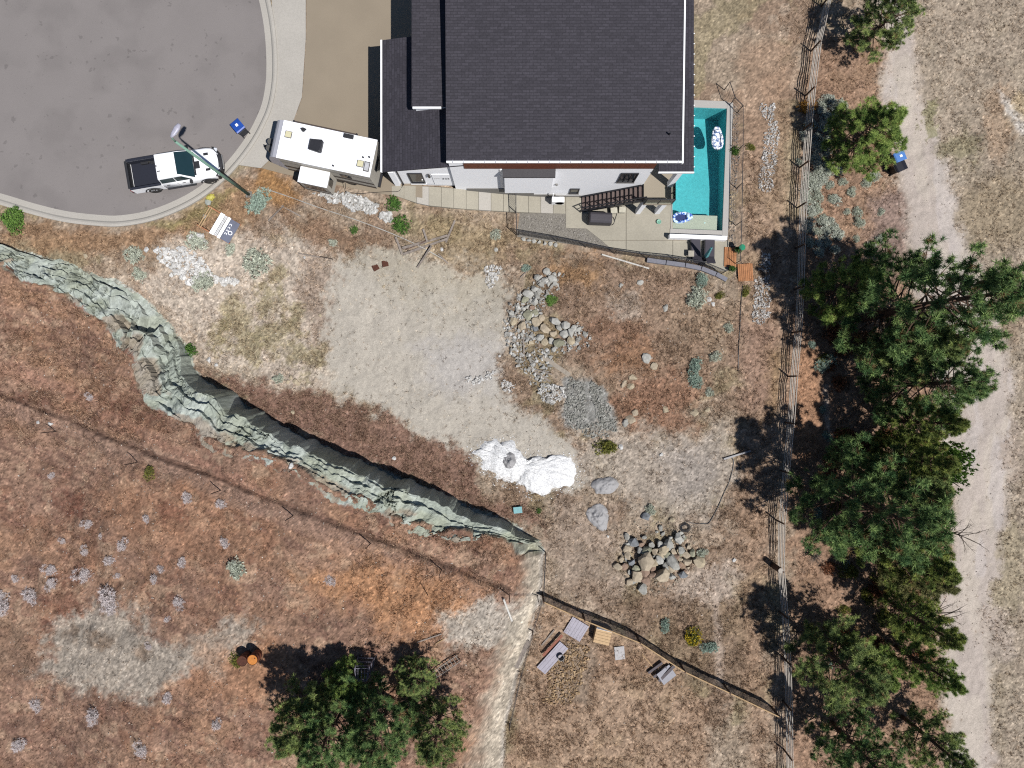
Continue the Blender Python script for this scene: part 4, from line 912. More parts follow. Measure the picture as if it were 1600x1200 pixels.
pp = [a, (a + W(540, 300, zc)) / 2 + Vector((0, -.3, -.25)), W(545, 300, zc), W(560, 302.5, zc), W(580, 301, zc), W(605, 299.5, zc), W(622, 299, zc), W(628, 292, zc), W(631, 287, zc + .3)]
tag(MB().tube([Vector(q) for q in cat([tuple(x) for x in pp], 5)], .018, 6).build('power_cord', hm_), 'thin dark power cord running from the trailer to the garage wall', 'cord')

# wheelie bins
def wheelie_bin(p, rz, col, lidc, label, group=None, k=1.0):
    t = thing('wheelie_bin', label, 'bin', p, rz, group); bm_ = M('bin_' + label[:9], col, .5, .08, 8); lm = M('lid_' + label[:9], lidc, .4, .08, 6)
    b = MB(); b.box((0, 0, .52), (.5 * k, .56 * k, .94), None, (1.18, 1.22)); b.build('body', bm_, t, bevel=.03)
    b = MB(); b.loft([[(x, -.40 * k, 1.0), (x, -.40 * k, 1.03), (x, -.1, 1.09), (x, .3 * k, 1.08), (x, .38 * k, 1.03), (x, .38 * k, 1.0)] for x in (-.33 * k, -.28 * k, .28 * k, .33 * k)]); ld_ = b.build('lid', lm, t, bevel=.01)
    if lidc[2] > .1: MB().box((0, -.05, 1.098), (.16, .18, .012)).build('label_sticker', wtrim, ld_)
    MB().cyl((-.25, .42 * k, .98), (.25, .42 * k, .98), .022, .022, 8).build('handle', bm_, t)
    for x in (-.24, .24): MB().cyl((x - .03, .3, .11), (x + .03, .3, .11), .11, .11, 14).build('wheel', tyre_m, t)
dk_ = (.014, .016, .025)
p = W(381, 206, ZS + .022); wheelie_bin(p, math.radians(-140), dk_, A(46, 92, 190), 'blue-lidded wheelie bin standing alone on the asphalt road')
p = G(1393, 252); wheelie_bin(p, math.radians(112), dk_, A(98, 150, 226), 'pale blue-lidded wheelie bin at the edge of the gravel track', 'wheelie bins by the gravel track')
p = G(1394.5, 267); wheelie_bin(p, math.radians(115), (.012, .012, .016), (.012, .012, .018), 'black wheelie bin at the edge of the gravel track', 'wheelie bins by the gravel track')

# ------------------------------------------------------------------ street lamp
base = G(389, 304); top_px = (272, 207); zt = 12.6
t = thing('street_lamp', 'pale green street lamp post leaning over the pickup truck', 'street lamp', base)
pole_m = M('green_lamp_paint', A(146, 186, 166), .5, .08, 3)
head = W(269, 212, zt) - base; hv = Vector((head.x, head.y, 0)); arm0 = Vector((0, 0, head.z - .5))
MB().box((0, 0, .03), (.4, .4, .06)).build('base_plate', grey_conc, t, bevel=.01)
MB().cyl((0, 0, .05), arm0, .11, .065, 12).build('pole', pole_m, t, smooth=True)
pts = [arm0 - Vector((0, 0, .1)), arm0 + hv * .2 + Vector((0, 0, .32)), arm0 + hv * .6 + Vector((0, 0, .48)), Vector((head.x, head.y, head.z))]
MB().tube(pts, .045, 8).build('arm', pole_m, t, smooth=True)
hd_ = hv.normalized() if hv.length > .01 else Vector((-1, 0, 0))
b = MB(); rings = []
for f, wd, hh in ((-.1, .06, .05), (.1, .13, .08), (.45, .16, .1), (.7, .1, .06)):
    cc = Vector((head.x, head.y, head.z)) + hd_ * f; sd_ = Vector((-hd_.y, hd_.x, 0)); rings.append([cc + sd_ * wd * math.cos(a) + Vector((0, 0, hh * math.sin(a))) for a in np.linspace(0, 6.2832, 13)[:-1]])
b.loft(rings); b.build('lamp_head', M('lamp_head_paint', A(206, 204, 220), .4), t, smooth=True)
MB().box(Vector((head.x, head.y, head.z - .1)) + hd_ * .3, (.3, .2, .03), Matrix.Rotation(math.atan2(hd_.y, hd_.x), 3, 'Z')).build('lens', M('lamp_lens', (.5, .5, .48), .2), t)
# ------------------------------------------------------------------ vegetation
leaf_m = vcol_mat('foliage', 'tint', .7, trans=.22, var=0, bump=0)
dry_m = vcol_mat('dry_blades', 'tint', .8, trans=.15, var=0, bump=0)
bark = M('pine_bark', A(112, 86, 70), .9, .25, 9, .4); twig = M('grey_twigs', A(128, 116, 106), .9, .2, 10)
def pine_meshes(seed, h, rc, c0=(.06, .10, .038), c1=(.34, .41, .13), step=.46, sparse=1.0):
    rng = np.random.default_rng(seed); ph = rng.uniform(0, 6.28)
    def axis_(z): return Vector((.18 * math.sin(z / h * 2.5 + ph) * z / h, .18 * math.cos(z / h * 2.1 + ph) * z / h, z))
    tr = MB(); n = 9; tr.tube([axis_(h * i / n) - Vector((0, 0, .25 if i == 0 else 0)) for i in range(n + 1)], [(.021 * h) * (1 - i / n) ** .8 + .012 for i in range(n + 1)], 9)
    lb_ = MB(); P = []; D = []; z = h * rng.uniform(.10, .18)
    while z < h * .985:
        t = z / h; L0 = rc * (min(1, (1 - t) * 1.7) ** .75) * (.75 + .25 * min(1, t * 4)); k = int(rng.integers(4, 7)) if t < .85 else 4; a0 = rng.uniform(0, 6.28)
        for i in range(k):
            if rng.random() > sparse: continue
            a = a0 + i * 6.283 / k + rng.normal() * .25; L = max(.25, L0 * rng.uniform(.6, 1.18)); el = .02 + .75 * t ** 1.6 + rng.normal() * .1
            o = axis_(z); hd = Vector((math.cos(a), math.sin(a), 0)); pts = []
            for s in np.linspace(0, 1, 6): pts.append(o + hd * (L * s * math.cos(el * .8)) + Vector((0, 0, L * s * math.sin(el) - .10 * L * math.sin(s * 3.1) + .12 * L * s * s)))
            lb_.tube(pts, [.030 * (1 - .75 * s) * (L / 2 + .3) for s in np.linspace(0, 1, 6)], 5)
            m = int(6 + L * 8.5)
            for j in range(m):
                s = rng.uniform(.38, 1) ** .6; f = s * 5; ii = min(4, int(f)); q = pts[ii].lerp(pts[ii + 1], f - ii)
                lat = Vector((-hd.y, hd.x, 0)) * rng.normal() * .26 * L * (1.15 - s * .75) * .8
                P.append(q + lat * .8 + Vector((0, 0, rng.uniform(-.04, .16)))); dd_ = hd * .8 + lat.normalized() * .45 + Vector((0, 0, .55)); D.append(dd_.normalized())
        z += step * rng.uniform(.7, 1.3) * (1 if t < .8 else .7)
    P.append(axis_(h)); D.append(Vector((0, 0, 1)))
    P = np.array([tuple(p) for p in P]); D = np.array([tuple(d) for d in D]); n = len(P)
    f = (rng.random((n, 1)) ** 1.5); cols = np.array(c0) * (1 - f) + np.array(c1) * f
    dead = rng.random(n) < .05; cols[dead] = np.array([.2, .13, .06])
    V, cc = sprays(P, D, 40, rng.uniform(.2, .31, n), .0135, .78, cols, rng, .3)
    return tr.mesh('trunk', bark, True), lb_.mesh('limbs', bark), tri_mesh('crown', V, cc, leaf_m)
PINES = [pine_meshes(1, 10, 2.6), pine_meshes(2, 10, 2.2, (.08, .12, .036), (.36, .41, .1), sparse=.9), pine_meshes(3, 10, 2.9, (.05, .11, .04), (.26, .36, .12)), pine_meshes(4, 10, 2.4, (.08, .14, .03), (.33, .42, .11)), pine_meshes(5, 10, 1.9, (.08, .09, .03), (.22, .21, .08), sparse=.6)]
def pine(px, py, h, v, label, rz=0.0, wide=1.0, group='pines along the gravel track'):
    p = G(px, py); t = thing('pine_tree', label, 'tree', p, rz, group); k = h / 10
    t.scale = (k * wide * 1.1, k * wide * 1.1, k)
    for nm, me in zip(('trunk', 'limbs', 'crown'), PINES[v]): link(nm, me, t)
pine(1322, 236, 6.2, 3, 'rounded bright green young pine beside the two wheelie bins', .4, 1.5)
pine(1350, 497, 14.3, 2, 'tallest dark pine reaching farthest across the gravel track', 1.0, .92)
pine(1282, 462, 7.5, 3, 'bright green pine close to the rail fence, uppermost of the dense stand', 2.2, 1.1)
pine(1365, 550, 9.5, 0, 'dark pine left of the tallest one in the dense stand', .3, .95)
pine(1385, 600, 10.0, 2, 'dense pine whose top hangs over the track below the tallest one', 3.0, .95)
pine(1378, 655, 9.0, 1, 'slim pine with a bare dark trunk showing in the middle of the stand', 4.0, .8)
pine(1368, 706, 9.0, 1, 'slim pine with an exposed trunk, lower one of the slim pair', 5.0, .8)
pine(1290, 772, 12.6, 2, 'broad dark pine casting its crown shadow across the rail fence', .7, .95)
pine(1352, 744, 9.0, 0, 'dark pine right beside the broad one above the bare orange slope', 2.0, 1.0)
pine(1352, 838, 9.8, 1, 'thin pine leaning toward the track with its trunk in plain view', 1.2, .9)
pine(1372, 862, 8.6, 4, 'thin olive-brown pine with sparse needles near the lower track', 2.6, 1.1)
pine(1268, 1000, 8.6, 0, 'dark green pine pressed against the lower rail fence', 3.3, 1.1)
pine(1384, 938, 8.2, 1, 'narrow green pine beside the bare dead shrub', .2, .9)
pine(1322, 1012, 6.2, 3, 'short bright green pine between two darker ones at the lower fence', 1.9, 1.1)
pine(1400, 1010, 7.0, 3, 'bright green pine at the lower edge of the track', 1.1, .95)
pine(1300, 1130, 8.0, 2, 'dark pine at the bottom edge behind the lower rail fence', .9, 1.0)
pine(1410, 1120, 7.0, 0, 'dark pine at the bottom edge beside the gravel track', 2.9, 1.0)
pine(1345, 70, 6.5, 0, 'dark pine above the rounded young one at the top edge', .5, 1.1)
FOOT = 'pines at the foot of the hillside'
pine(548, 1046, 3.4, 3, 'small dark green pine on the lower hillside left of the metal stand', .8, 1.35, FOOT)
pine(655, 1042, 3.4, 0, 'small dark pine on the lower hillside between the stand and the ladder', 2.8, 1.4, FOOT)
pine(612, 1092, 7.6, 2, 'tall pine straight below the metal stand at the bottom edge', 1.8, 1.0, FOOT)
pine(540, 1094, 7.4, 2, 'tall pine below the small left one at the bottom edge', .4, 1.0, FOOT)
pine(496, 1086, 6.6, 0, 'leftmost pine of the bottom group, nearest the rusty drums', 4.2, 1.05, FOOT)
pine(690, 1104, 6.4, 0, 'rightmost pine of the bottom group, below the wooden ladder', 3.1, 1.0, FOOT)

def shrub_meshes(seed, ca, cb, n=300, blades=12, ln=.17, wd=.02, flat=.72, spread=.6, stem_m=None):
    rng = np.random.default_rng(seed); d = unit(rng.normal(size=(n, 3))); d[:, 2] = np.abs(d[:, 2]); r = rng.uniform(.35, 1, (n, 1)) ** .5
    lump = .68 + .5 * np.array([vnoise(np.array(x[0] * 2.3 + 9), np.array(x[1] * 2.3 + x[2] * 2 + seed), seed) for x in d])[:, None]
    nb = 5; lob = np.stack([rng.uniform(-.42, .42, nb), rng.uniform(-.42, .42, nb), np.zeros(nb)], 1); rad = rng.uniform(.34, .62, nb); wch = rng.integers(0, nb, n)
    P = (lob[wch] + d * r * rad[wch][:, None] * lump * 1.15) * np.array([1, 1, flat * 1.25]); P[:, 2] += .05
    f = rng.random((n, 1)); cols = np.asarray(ca) * (1 - f) + np.asarray(cb) * f
    V, c = sprays(P, unit(d + np.array([0, 0, .6])), blades, rng.uniform(ln * .7, ln * 1.2, n), wd, spread, cols, rng, .2)
    b = MB()
    for i in range(9):
        a = i * .7 + rng.normal() * .2; q = Vector((math.cos(a) * .5, math.sin(a) * .5, flat * rng.uniform(.3, .7))); b.tube([(0, 0, -.08), q * .5 + Vector((0, 0, .02)), q], [.035, .022, .008], 5)
    return tri_mesh('foliage', V, c, leaf_m), b.mesh('stems', stem_m or twig)
SAGE = [shrub_meshes(40 + i, 2.2 * A(142, 146, 132), 2.2 * A(196, 200, 184)) for i in range(3)]
SAGEB = [shrub_meshes(50 + i, 2.1 * A(124, 140, 128), 2.1 * A(168, 184, 170)) for i in range(2)]
PALE = [shrub_meshes(60 + i, 2.1 * A(170, 160, 158), 2.0 * A(222, 214, 212), 150, 12, .26, .013, .55, .7) for i in range(2)]
GREEN = [shrub_meshes(70 + i, (.04, .10, .025), (.15, .28, .06), 260, 12, .17, .024) for i in range(2)]
OLIVE = [shrub_meshes(75, 1.4 * A(96, 104, 52), 1.4 * A(168, 164, 84), 260)]
RUST = [shrub_meshes(78 + i, 1.5 * A(112, 72, 52), 1.5 * A(176, 122, 90), 220, 12, .17, .026) for i in range(2)]
GOLD = [shrub_meshes(82, 1.4 * A(170, 124, 56), 1.4 * A(222, 172, 84), 240)]
LEAFY = [shrub_meshes(84 + i, (.06, .13, .03), (.22, .36, .08), 1300, 8, .075, .022, 1.25) for i in range(2)]
_rs = random.Random(5)
def shrub(kind, px, py, dpx, label, cat='shrub', group=None, name='sagebrush', hk=1.0, lift=None):
    p = G(px, py) if lift is None else W(px, py, lift); me = kind[_rs.randrange(len(kind))]; k = dpx * S / 2 * 1.05
    t = thing(name, label, cat, p, _rs.uniform(0, 6.28), group); t.scale = (k * _rs.uniform(.9, 1.1), k * _rs.uniform(.9, 1.1), k * hk)
    link('foliage', me[0], t); link('stems', me[1], t)
    return t
for (x, y, d, l) in [(402, 316, 46, 'large blue-green sagebrush at the foot of the street lamp'), (308, 382, 40, 'sagebrush just above the white rubble near the street'), (316, 444, 44, 'sagebrush below the white rubble near the street'), (214, 400, 36, 'sagebrush on the verge left of the white rubble'), (222, 428, 30, 'smaller sagebrush at the top of the rock band'), (405, 406, 54, 'wide grey sagebrush standing alone on the beige ground'), (358, 390, 24, 'small sagebrush beside the fallen signboard'), (436, 590, 22, 'small dull sagebrush in the red-brown strip above the rock'), (1086, 462, 42, 'round pale green sagebrush below the patio corner'), (1094, 440, 30, 'blue-green sagebrush tucked behind the round one by the patio corner'), (1087, 572, 36, 'blue-grey sagebrush on the mound, upper of a touching pair'), (1085, 598, 32, 'blue-grey sagebrush on the mound, lower of a touching pair'), (1110, 612, 20, 'small sagebrush right of the touching pair on the mound'), (1116, 556, 22, 'small grey sagebrush on the mound near the hose'), (823, 420, 20, 'small blue-green sagebrush above the pale boulders'), (1018, 797, 24, 'sagebrush behind a grey boulder above the boulder pile'), (1098, 866, 24, 'green sagebrush at the right end of the boulder pile'), (1136, 512, 20, 'grey sagebrush beside the drainage hose'), (522, 378, 18, 'tiny sagebrush on the path below the trailer'), (1040, 975, 26, 'blue-grey sagebrush above the lower yard fence'), (1110, 1012, 30, 'blue-grey sagebrush below the yellow-flowered bush'), (776, 366, 22, 'grey-green sagebrush near the side gate')]:
    shrub(SAGEB if 'blue' in l else SAGE, x, y, d, l)
for (x, y, d) in [(1284, 166, 20), (1312, 170, 34), (1289, 219, 24), (1283, 234, 24), (1250, 253, 18), (1271, 245, 22), (1289, 268, 28), (1270, 282, 26), (1264, 312, 22), (1277, 307, 28), (1300, 309, 20), (1278, 327, 26), (1283, 341, 22), (1262, 356, 20), (1275, 364, 22), (1263, 380, 22), (1289, 380, 20), (1278, 397, 22), (1304, 392, 20), (1296, 292, 18), (1276, 270, 20)]:
    shrub(SAGE, x, y, d * .95, 'grey-green sagebrush in the row along the far side of the rail fence', group='sagebrush row behind the rail fence')
SILVER = [shrub_meshes(46 + i, 2.1 * A(156, 160, 148), 2.0 * A(208, 211, 198)) for i in range(2)]
_r2 = random.Random(21); _n = 0
for k in range(400):
    y = _r2.uniform(150, 408); x = _r2.uniform(1258, 1312) + (y - 280) * -.03; dd_ = _r2.uniform(14, 27)
    if _r2.random() > (.9 if x < 1290 else .45) or (y < 265 and x > 1296): continue
    shrub(SILVER, x, y, dd_, 'pale silvery sagebrush crowding the strip between the fence and the young pine', group='silvery sagebrush strip behind the fence'); _n += 1
    if _n >= 46: break
for (x, y, d) in [(1315, 286, 20), (1354, 287, 22), (1365, 274, 24), (1332, 301, 20), (1339, 331, 22), (1344, 347, 24), (1374, 331, 18), (1303, 353, 18), (1336, 373, 16), (1373, 373, 18), (1359, 386, 20), (1322, 330, 14)]:
    shrub(SAGE, x, y, d, 'small sagebrush scattered between the young pine and the dense stand', group='scattered sagebrush beside the track')
for (x, y, d) in [(1268, 540, 18), (1290, 565, 20), (1292, 680, 22), (1278, 800, 24), (1288, 830, 22), (1320, 885, 24), (1286, 640, 16), (1310, 850, 18)]:
    shrub(SAGEB, x, y, d, 'shaded blue-grey sagebrush under the pines behind the fence', group='sagebrush under the pines')
for (x, y, d) in [(136, 819, 17), (131, 898, 28), (77, 890, 20), (133, 860, 15), (193, 850, 18), (172, 873, 18), (53, 930, 24), (80, 914, 18), (5, 930, 22), (9, 951, 20), (281, 943, 20), (351, 850, 16), (347, 785, 16), (291, 779, 17), (243, 905, 13), (251, 890, 13), (283, 878, 14), (232, 1009, 12), (23, 905, 12), (231, 810, 13), (140, 620, 14), (97, 845, 11), (183, 900, 10), (158, 838, 8), (80, 742, 11), (262, 967, 9), (60, 1100, 20), (150, 1120, 24), (260, 1090, 16), (30, 1160, 22), (340, 1130, 18), (220, 1170, 20)]:
    shrub(PALE, x, y, d * 1.15, 'small pale grey tuft on the bare brown hillside', 'shrub', 'pale tufts on the hillside', 'dry_tuft')
shrub(PALE, 176, 934, 36, 'largest pale tuft cluster on the hillside, upper one of two', name='dry_tuft'); shrub(PALE, 172, 951, 28, 'pale tuft just under the largest one on the hillside', name='dry_tuft')
shrub(SAGE, 367, 888, 34, 'dark-centred grey bush alone on the right part of the hillside'); shrub(PALE, 517, 905, 20, 'single pale tuft above the pine shadow on the hillside', name='dry_tuft')
shrub(OLIVE, 234, 740, 22, 'dark olive bush against the hillside wire fence', name='olive_bush'); shrub(OLIVE, 370, 1030, 26, 'spiky olive bush left of the rusty drum', name='olive_bush')
shrub(GREEN, 617, 318, 28, 'dark green bush at the edge of the side walk', name='green_bush'); shrub(GREEN, 627, 354, 34, 'dark green bush below the white rocks near the weathered boards', name='green_bush')
shrub(GREEN, 555, 359, 17, 'small bright green bush alone on the path slope', name='green_bush'); shrub(GREEN, 299, 547, 26, 'bright green bush at the foot of the rock band', name='green_bush')
shrub(LEAFY, 863, 469, 24, 'bright grass-green clump among the pale boulders', name='green_clump', hk=.6); shrub(OLIVE, 945, 698, 40, 'round olive-green bush above the grey gravel heaps', name='olive_bush')
shrub(LEAFY, 26, 348, 50, 'leafy green bush on the verge at the left edge of the street', name='leafy_bush', hk=.7); shrub(GREEN, 842, 798, 12, 'tiny green plant by the tip of the rock band', name='green_bush')
shrub(GOLD, 1262, 172, 34, 'golden-leaved bush straddling the rail fence', name='golden_bush'); shrub(GOLD, 1262, 196, 22, 'smaller golden bush just below the bigger one by the fence', name='golden_bush')
yb = shrub(OLIVE, 1083, 993, 34, 'yellow-flowered bush in the dry grass right of the lower yard', name='flowering_bush')
rng = np.random.default_rng(9); d_ = unit(rng.normal(size=(70, 3))); d_[:, 2] = np.abs(d_[:, 2]) + .3; V, c_ = sprays(unit(d_) * .82 * np.array([1, 1, .8]), unit(d_), 6, .16, .05, .7, np.tile(A(226, 200, 60), (70, 1)), rng)
link('flowers', tri_mesh('flowers', V, c_, leaf_m), yb)
for i, (x, y, d) in enumerate([(1305, 522, 40), (1318, 548, 36), (1300, 570, 34), (1345, 530, 30), (1308, 600, 30), (1380, 680, 34), (1310, 690, 34), (1296, 745, 26), (1330, 690, 30), (1395, 815, 34)]):
    shrub(RUST, x, y, d, 'rust-brown dry bush in the shade of the pine stand', group='rusty undergrowth among the pines', name='rust_bush')
_r4 = random.Random(31)
for k in range(34):
    x, y = _r4.uniform(1285, 1440), _r4.uniform(500, 1040)
    if x > 1400 + (y - 500) * .07: continue
    kd, l = _r4.choice([(SAGEB, 'blue-grey'), (OLIVE, 'olive'), (RUST, 'rust-brown'), (OLIVE, 'olive')])
    shrub(kd, x, y, _r4.uniform(24, 46), l + ' undergrowth bush on the ground among the dense pines', group='undergrowth among the pines', name='undergrowth_bush', hk=1.0)
shrub(LEAFY, 1446, 726, 96, 'light green leafy tree over the middle of the track edge', 'tree', name='leafy_tree', hk=2.2)
shrub(LEAFY, 1440, 800, 56, 'small loose leafy tree below the light green one by the track', 'tree', name='leafy_tree', hk=2.4)
shrub(LEAFY, 1420, 975, 66, 'bright leafy bush between the lower pines by the track', name='leafy_bush', hk=1.0)
shrub(OLIVE, 1410, 885, 66, 'olive-brown bush spreading below the thin pines', name='olive_bush', hk=1.0); shrub(OLIVE, 1380, 905, 50, 'dull olive bush at the base of the thin pines', name='olive_bush', hk=.9)
shrub(OLIVE, 1165, 455, 20, 'ochre bush below the cedar steps', name='olive_bush'); shrub(OLIVE, 1125, 462, 18, 'small ochre bush right of the round sagebrush', name='olive_bush')
shrub(OLIVE, 1172, 230, 16, 'dark olive bush outside the pool fence', name='olive_bush'); shrub(GREEN, 1148, 238, 18, 'narrow dark green bush in the strip beside the pool', name='green_bush', hk=1.3)
# bare dead shrub over the track, grey branch skeletons
def bare(px, py, hgt, label, seed, n=16, lean=(0, 0)):
    rng = random.Random(seed); p = G(px, py); t = thing('dead_shrub', label, 'shrub', p); b = MB(); q = MB()
    b.tube([(0, 0, -.1), (lean[0] * .3, lean[1] * .3, hgt * .3), (lean[0] * .6, lean[1] * .6, hgt * .6)], [.07, .05, .03], 6)
    for i in range(n):
        s = rng.uniform(.1, .6); o = Vector((lean[0] * s, lean[1] * s, hgt * s)); a = rng.uniform(0, 6.28); r = hgt * rng.uniform(.25, .5); e = o + Vector((math.cos(a) * r + lean[0] * .4, math.sin(a) * r + lean[1] * .4, hgt * rng.uniform(.15, .45)))
        m = o.lerp(e, .55) + Vector((rng.uniform(-.1, .1), rng.uniform(-.1, .1), .1)); q.tube([o, m, e], [.03, .02, .006], 5)
        for k in range(3):
            e2 = m.lerp(e, rng.random()) ; q.tube([e2, e2 + Vector((rng.uniform(-.35, .35), rng.uniform(-.35, .35), rng.uniform(0, .3)))], [.012, .004], 4)
    b.build('stem', twig, t); q.build('twigs', twig, t)
bare(1448, 955, 3.2, 'bare dead shrub reaching over the gravel track', 3, 18, (.3, .2)); bare(1268, 868, .9, 'grey dead bramble right of the round-topped fence post', 4, 22); bare(1470, 826, 3.0, 'thin bare branches sticking out over the track below the leafy trees', 6, 12, (.5, -.2))

# ------------------------------------------------------------------ rocks
def hull(seed, n=22, flat=.75):
    rng = np.random.default_rng(seed); bm = bmesh.new()
    p = unit(rng.normal(size=(n, 3))) * rng.uniform(.82, 1.05, (n, 1)) * np.array([1, rng.uniform(.7, .95), flat])
    for v in p: bm.verts.new(v)
    r = bmesh.ops.convex_hull(bm, input=bm.verts); bmesh.ops.delete(bm, geom=[e for e in r['geom_interior'] if isinstance(e, bmesh.types.BMVert)], context='VERTS')
    me = bpy.data.meshes.new('boulder'); bm.to_mesh(me); bm.free(); return me
def low_hull(seed):
    me = hull(seed, 11, .7); me.calc_loop_triangles(); v = np.array([x.co[:] for x in me.vertices]); t = np.array([x.vertices[:] for x in me.loop_triangles]); bpy.data.meshes.remove(me); return v[t]
LH = [low_hull(300 + i) for i in range(5)]
stone_m = vcol_mat('loose_stone', 'tint', .9, 14, .18, .2)
def rubble(name, polys, n, r0, r1, ca, cb, label, cat_, seed, sink=.1, kind='stuff'):
    rng = np.random.default_rng(seed); TV = []; TC = []
    for pl_, frac in polys:
        p = np.array(pl_, float); lo_, hi_ = p.min(0), p.max(0); m = int(n * frac); q = rng.uniform(lo_, hi_, (m * 5, 2))
        q = q[sdpoly(q[:, 0] + 14 * (fbm(q[:, 0] / 12, q[:, 1] / 12, 3, seed) - .5), q[:, 1] + 14 * (fbm(q[:, 0] / 12 + 40, q[:, 1] / 12, 3, seed) - .5), pl_) < 0][:m]
        zc_ = G(*p.mean(0)).z
        X = (q[:, 0] - 800) * S * (H - zc_) / H; Y = (600 - q[:, 1]) * S * (H - zc_) / H; Z = _bil(GZ, X, Y)
        for i in range(len(q)):
            r = r0 + (r1 - r0) * rng.random() ** 2.5; a = rng.uniform(0, 6.28); ca_, sa_ = math.cos(a), math.sin(a); v = LH[i % 5] * r * rng.uniform(.7, 1.2, 3)
            v = np.stack([v[..., 0] * ca_ - v[..., 1] * sa_, v[..., 0] * sa_ + v[..., 1] * ca_, v[..., 2]], -1) + np.array([X[i], Y[i], Z[i] + r * (.5 - sink)])
            TV.append(v); f = rng.random(); TC.append(np.tile((np.asarray(ca) * (1 - f) + np.asarray(cb) * f) * rng.uniform(.85, 1.1), (len(v), 1)))
    o = link(name, tri_mesh(name, np.concatenate(TV), np.concatenate(TC), stone_m)); tag(o, label, cat_, None, kind); return o
ROCKC = {'grey': A(184, 182, 174), 'tan': A(204, 188, 164), 'blue-grey': A(154, 158, 162), 'pale': A(206, 204, 196), 'brown': A(172, 146, 128), 'white': A(240, 238, 234), 'olive-grey': A(180, 178, 154), 'cream': A(210, 194, 166)}
HUL = {}
for i, (cn, cc) in enumerate(ROCKC.items()):
    mt = M('stone_' + cn.replace('-', '_'), cc, .9, .16, 2.5, .35, spec=.2)
    HUL[cn] = []
    for k in range(4):
        me = hull(100 + i * 7 + k, 32 if k % 2 else 20); me.materials.append(mt); HUL[cn].append(me)
def boulder(px, py, rpx, cn, label, group, z=0.0, ry=None):
    p = G(px, py); r = rpx * S * 1.08; o = link('boulder', _rs.choice(HUL[cn]), None, p + Vector((0, 0, r * .28 + z)), (_rs.uniform(-.35, .35), _rs.uniform(-.35, .35), _rs.uniform(0, 6.28) if ry is None else 0), (r, (ry * S * 1.15 if ry else r), r * .85))
    tag(o, label, 'boulder', group)
PA = [(295, 490, 55, 'blue-grey'), (220, 430, 36, 'grey'), (220, 570, 42, 'tan'), (365, 590, 36, 'grey'), (430, 700, 88, 'tan'), (520, 730, 48, 'cream'), (580, 690, 46, 'pale'), (740, 720, 80, 'grey'), (605, 850, 86, 'tan'), (870, 870, 45, 'blue-grey'), (750, 890, 46, 'pale'), (430, 940, 50, 'brown'), (330, 890, 66, 'tan'), (420, 840, 46, 'brown'), (920, 710, 50, 'tan'), (905, 640, 40, 'tan'), (975, 620, 38, 'olive-grey'), (850, 590, 42, 'grey'), (640, 580, 56, 'cream'), (700, 530, 60, 'grey'), (450, 600, 52, 'olive-grey'), (110, 780, 42, 'tan'), (190, 780, 36, 'brown'), (270, 730, 36, 'blue-grey'), (320, 810, 42, 'olive-grey'), (230, 650, 44, 'tan'), (550, 600, 40, 'tan'), (790, 660, 42, 'brown'), (720, 800, 42, 'tan'), (830, 770, 32, 'brown'), (500, 520, 34, 'grey'), (420, 440, 26, 'grey'), (600, 640, 40, 'cream'), (680, 640, 42, 'olive-grey'), (520, 870, 44, 'brown'), (250, 960, 40, 'tan'), (300, 960, 30, 'grey'), (600, 520, 36, 'pale'), (760, 600, 36, 'tan'), (380, 520, 30, 'brown'), (480, 780, 40, 'tan'), (660, 770, 38, 'grey'), (150, 700, 28, 'tan'), (840, 680, 30, 'tan')]
LARGE = {(430, 700): 'largest tan boulder in the heart of the boulder pile', (605, 850): 'tall tan boulder on the lower side of the boulder pile', (740, 720): 'wide grey boulder right of centre in the boulder pile'}
for (x, y, r, cn) in PA:
    zz = .35 * math.exp(-(((x - 560) / 330) ** 2 + ((y - 690) / 230) ** 2))
    boulder(950 + x / 7.5, 780 + y / 7.5, r / 7.5 * 1.32, cn, LARGE.get((x, y), cn + ' boulder in the boulder pile below the gravel heaps'), 'boulders in the lower pile', zz)
_r3 = random.Random(77)
for k in range(46):
    a = _r3.uniform(0, 6.28); q = _r3.random() ** .5; cn = _r3.choice(['grey', 'tan', 'brown', 'grey', 'cream', 'olive-grey', 'pale'])
    boulder(1030 + 62 * q * math.cos(a), 869 + 44 * q * math.sin(a), _r3.uniform(2.4, 5.4), cn, cn + ' boulder in the boulder pile below the gravel heaps', 'boulders in the lower pile', .25 * (1 - q))
rubble('pile_rubble', [([(965, 840), (990, 815), (1040, 818), (1075, 830), (1102, 860), (1100, 885), (1070, 900), (1040, 925), (1000, 928), (975, 900)], 1)], 500, .03, .12, A(150, 138, 122), A(214, 200, 180), 'small broken stones between the boulders of the lower pile', 'rubble', 15)
boulder(1059, 840, 11, 'pale', 'upright pale boulder at the top right of the boulder pile', None, .1); boulder(1091, 877, 11.5, 'cream', 'large cream boulder at the right end of the boulder pile', None); boulder(1003, 919, 10.5, 'grey', 'grey boulder lying lowest, apart from the boulder pile', None); boulder(1009, 807, 8.5, 'blue-grey', 'grey boulder beside a sagebrush above the boulder pile', None); boulder(1050, 812, 5, 'cream', 'small cream boulder at the end of the black hose', None)
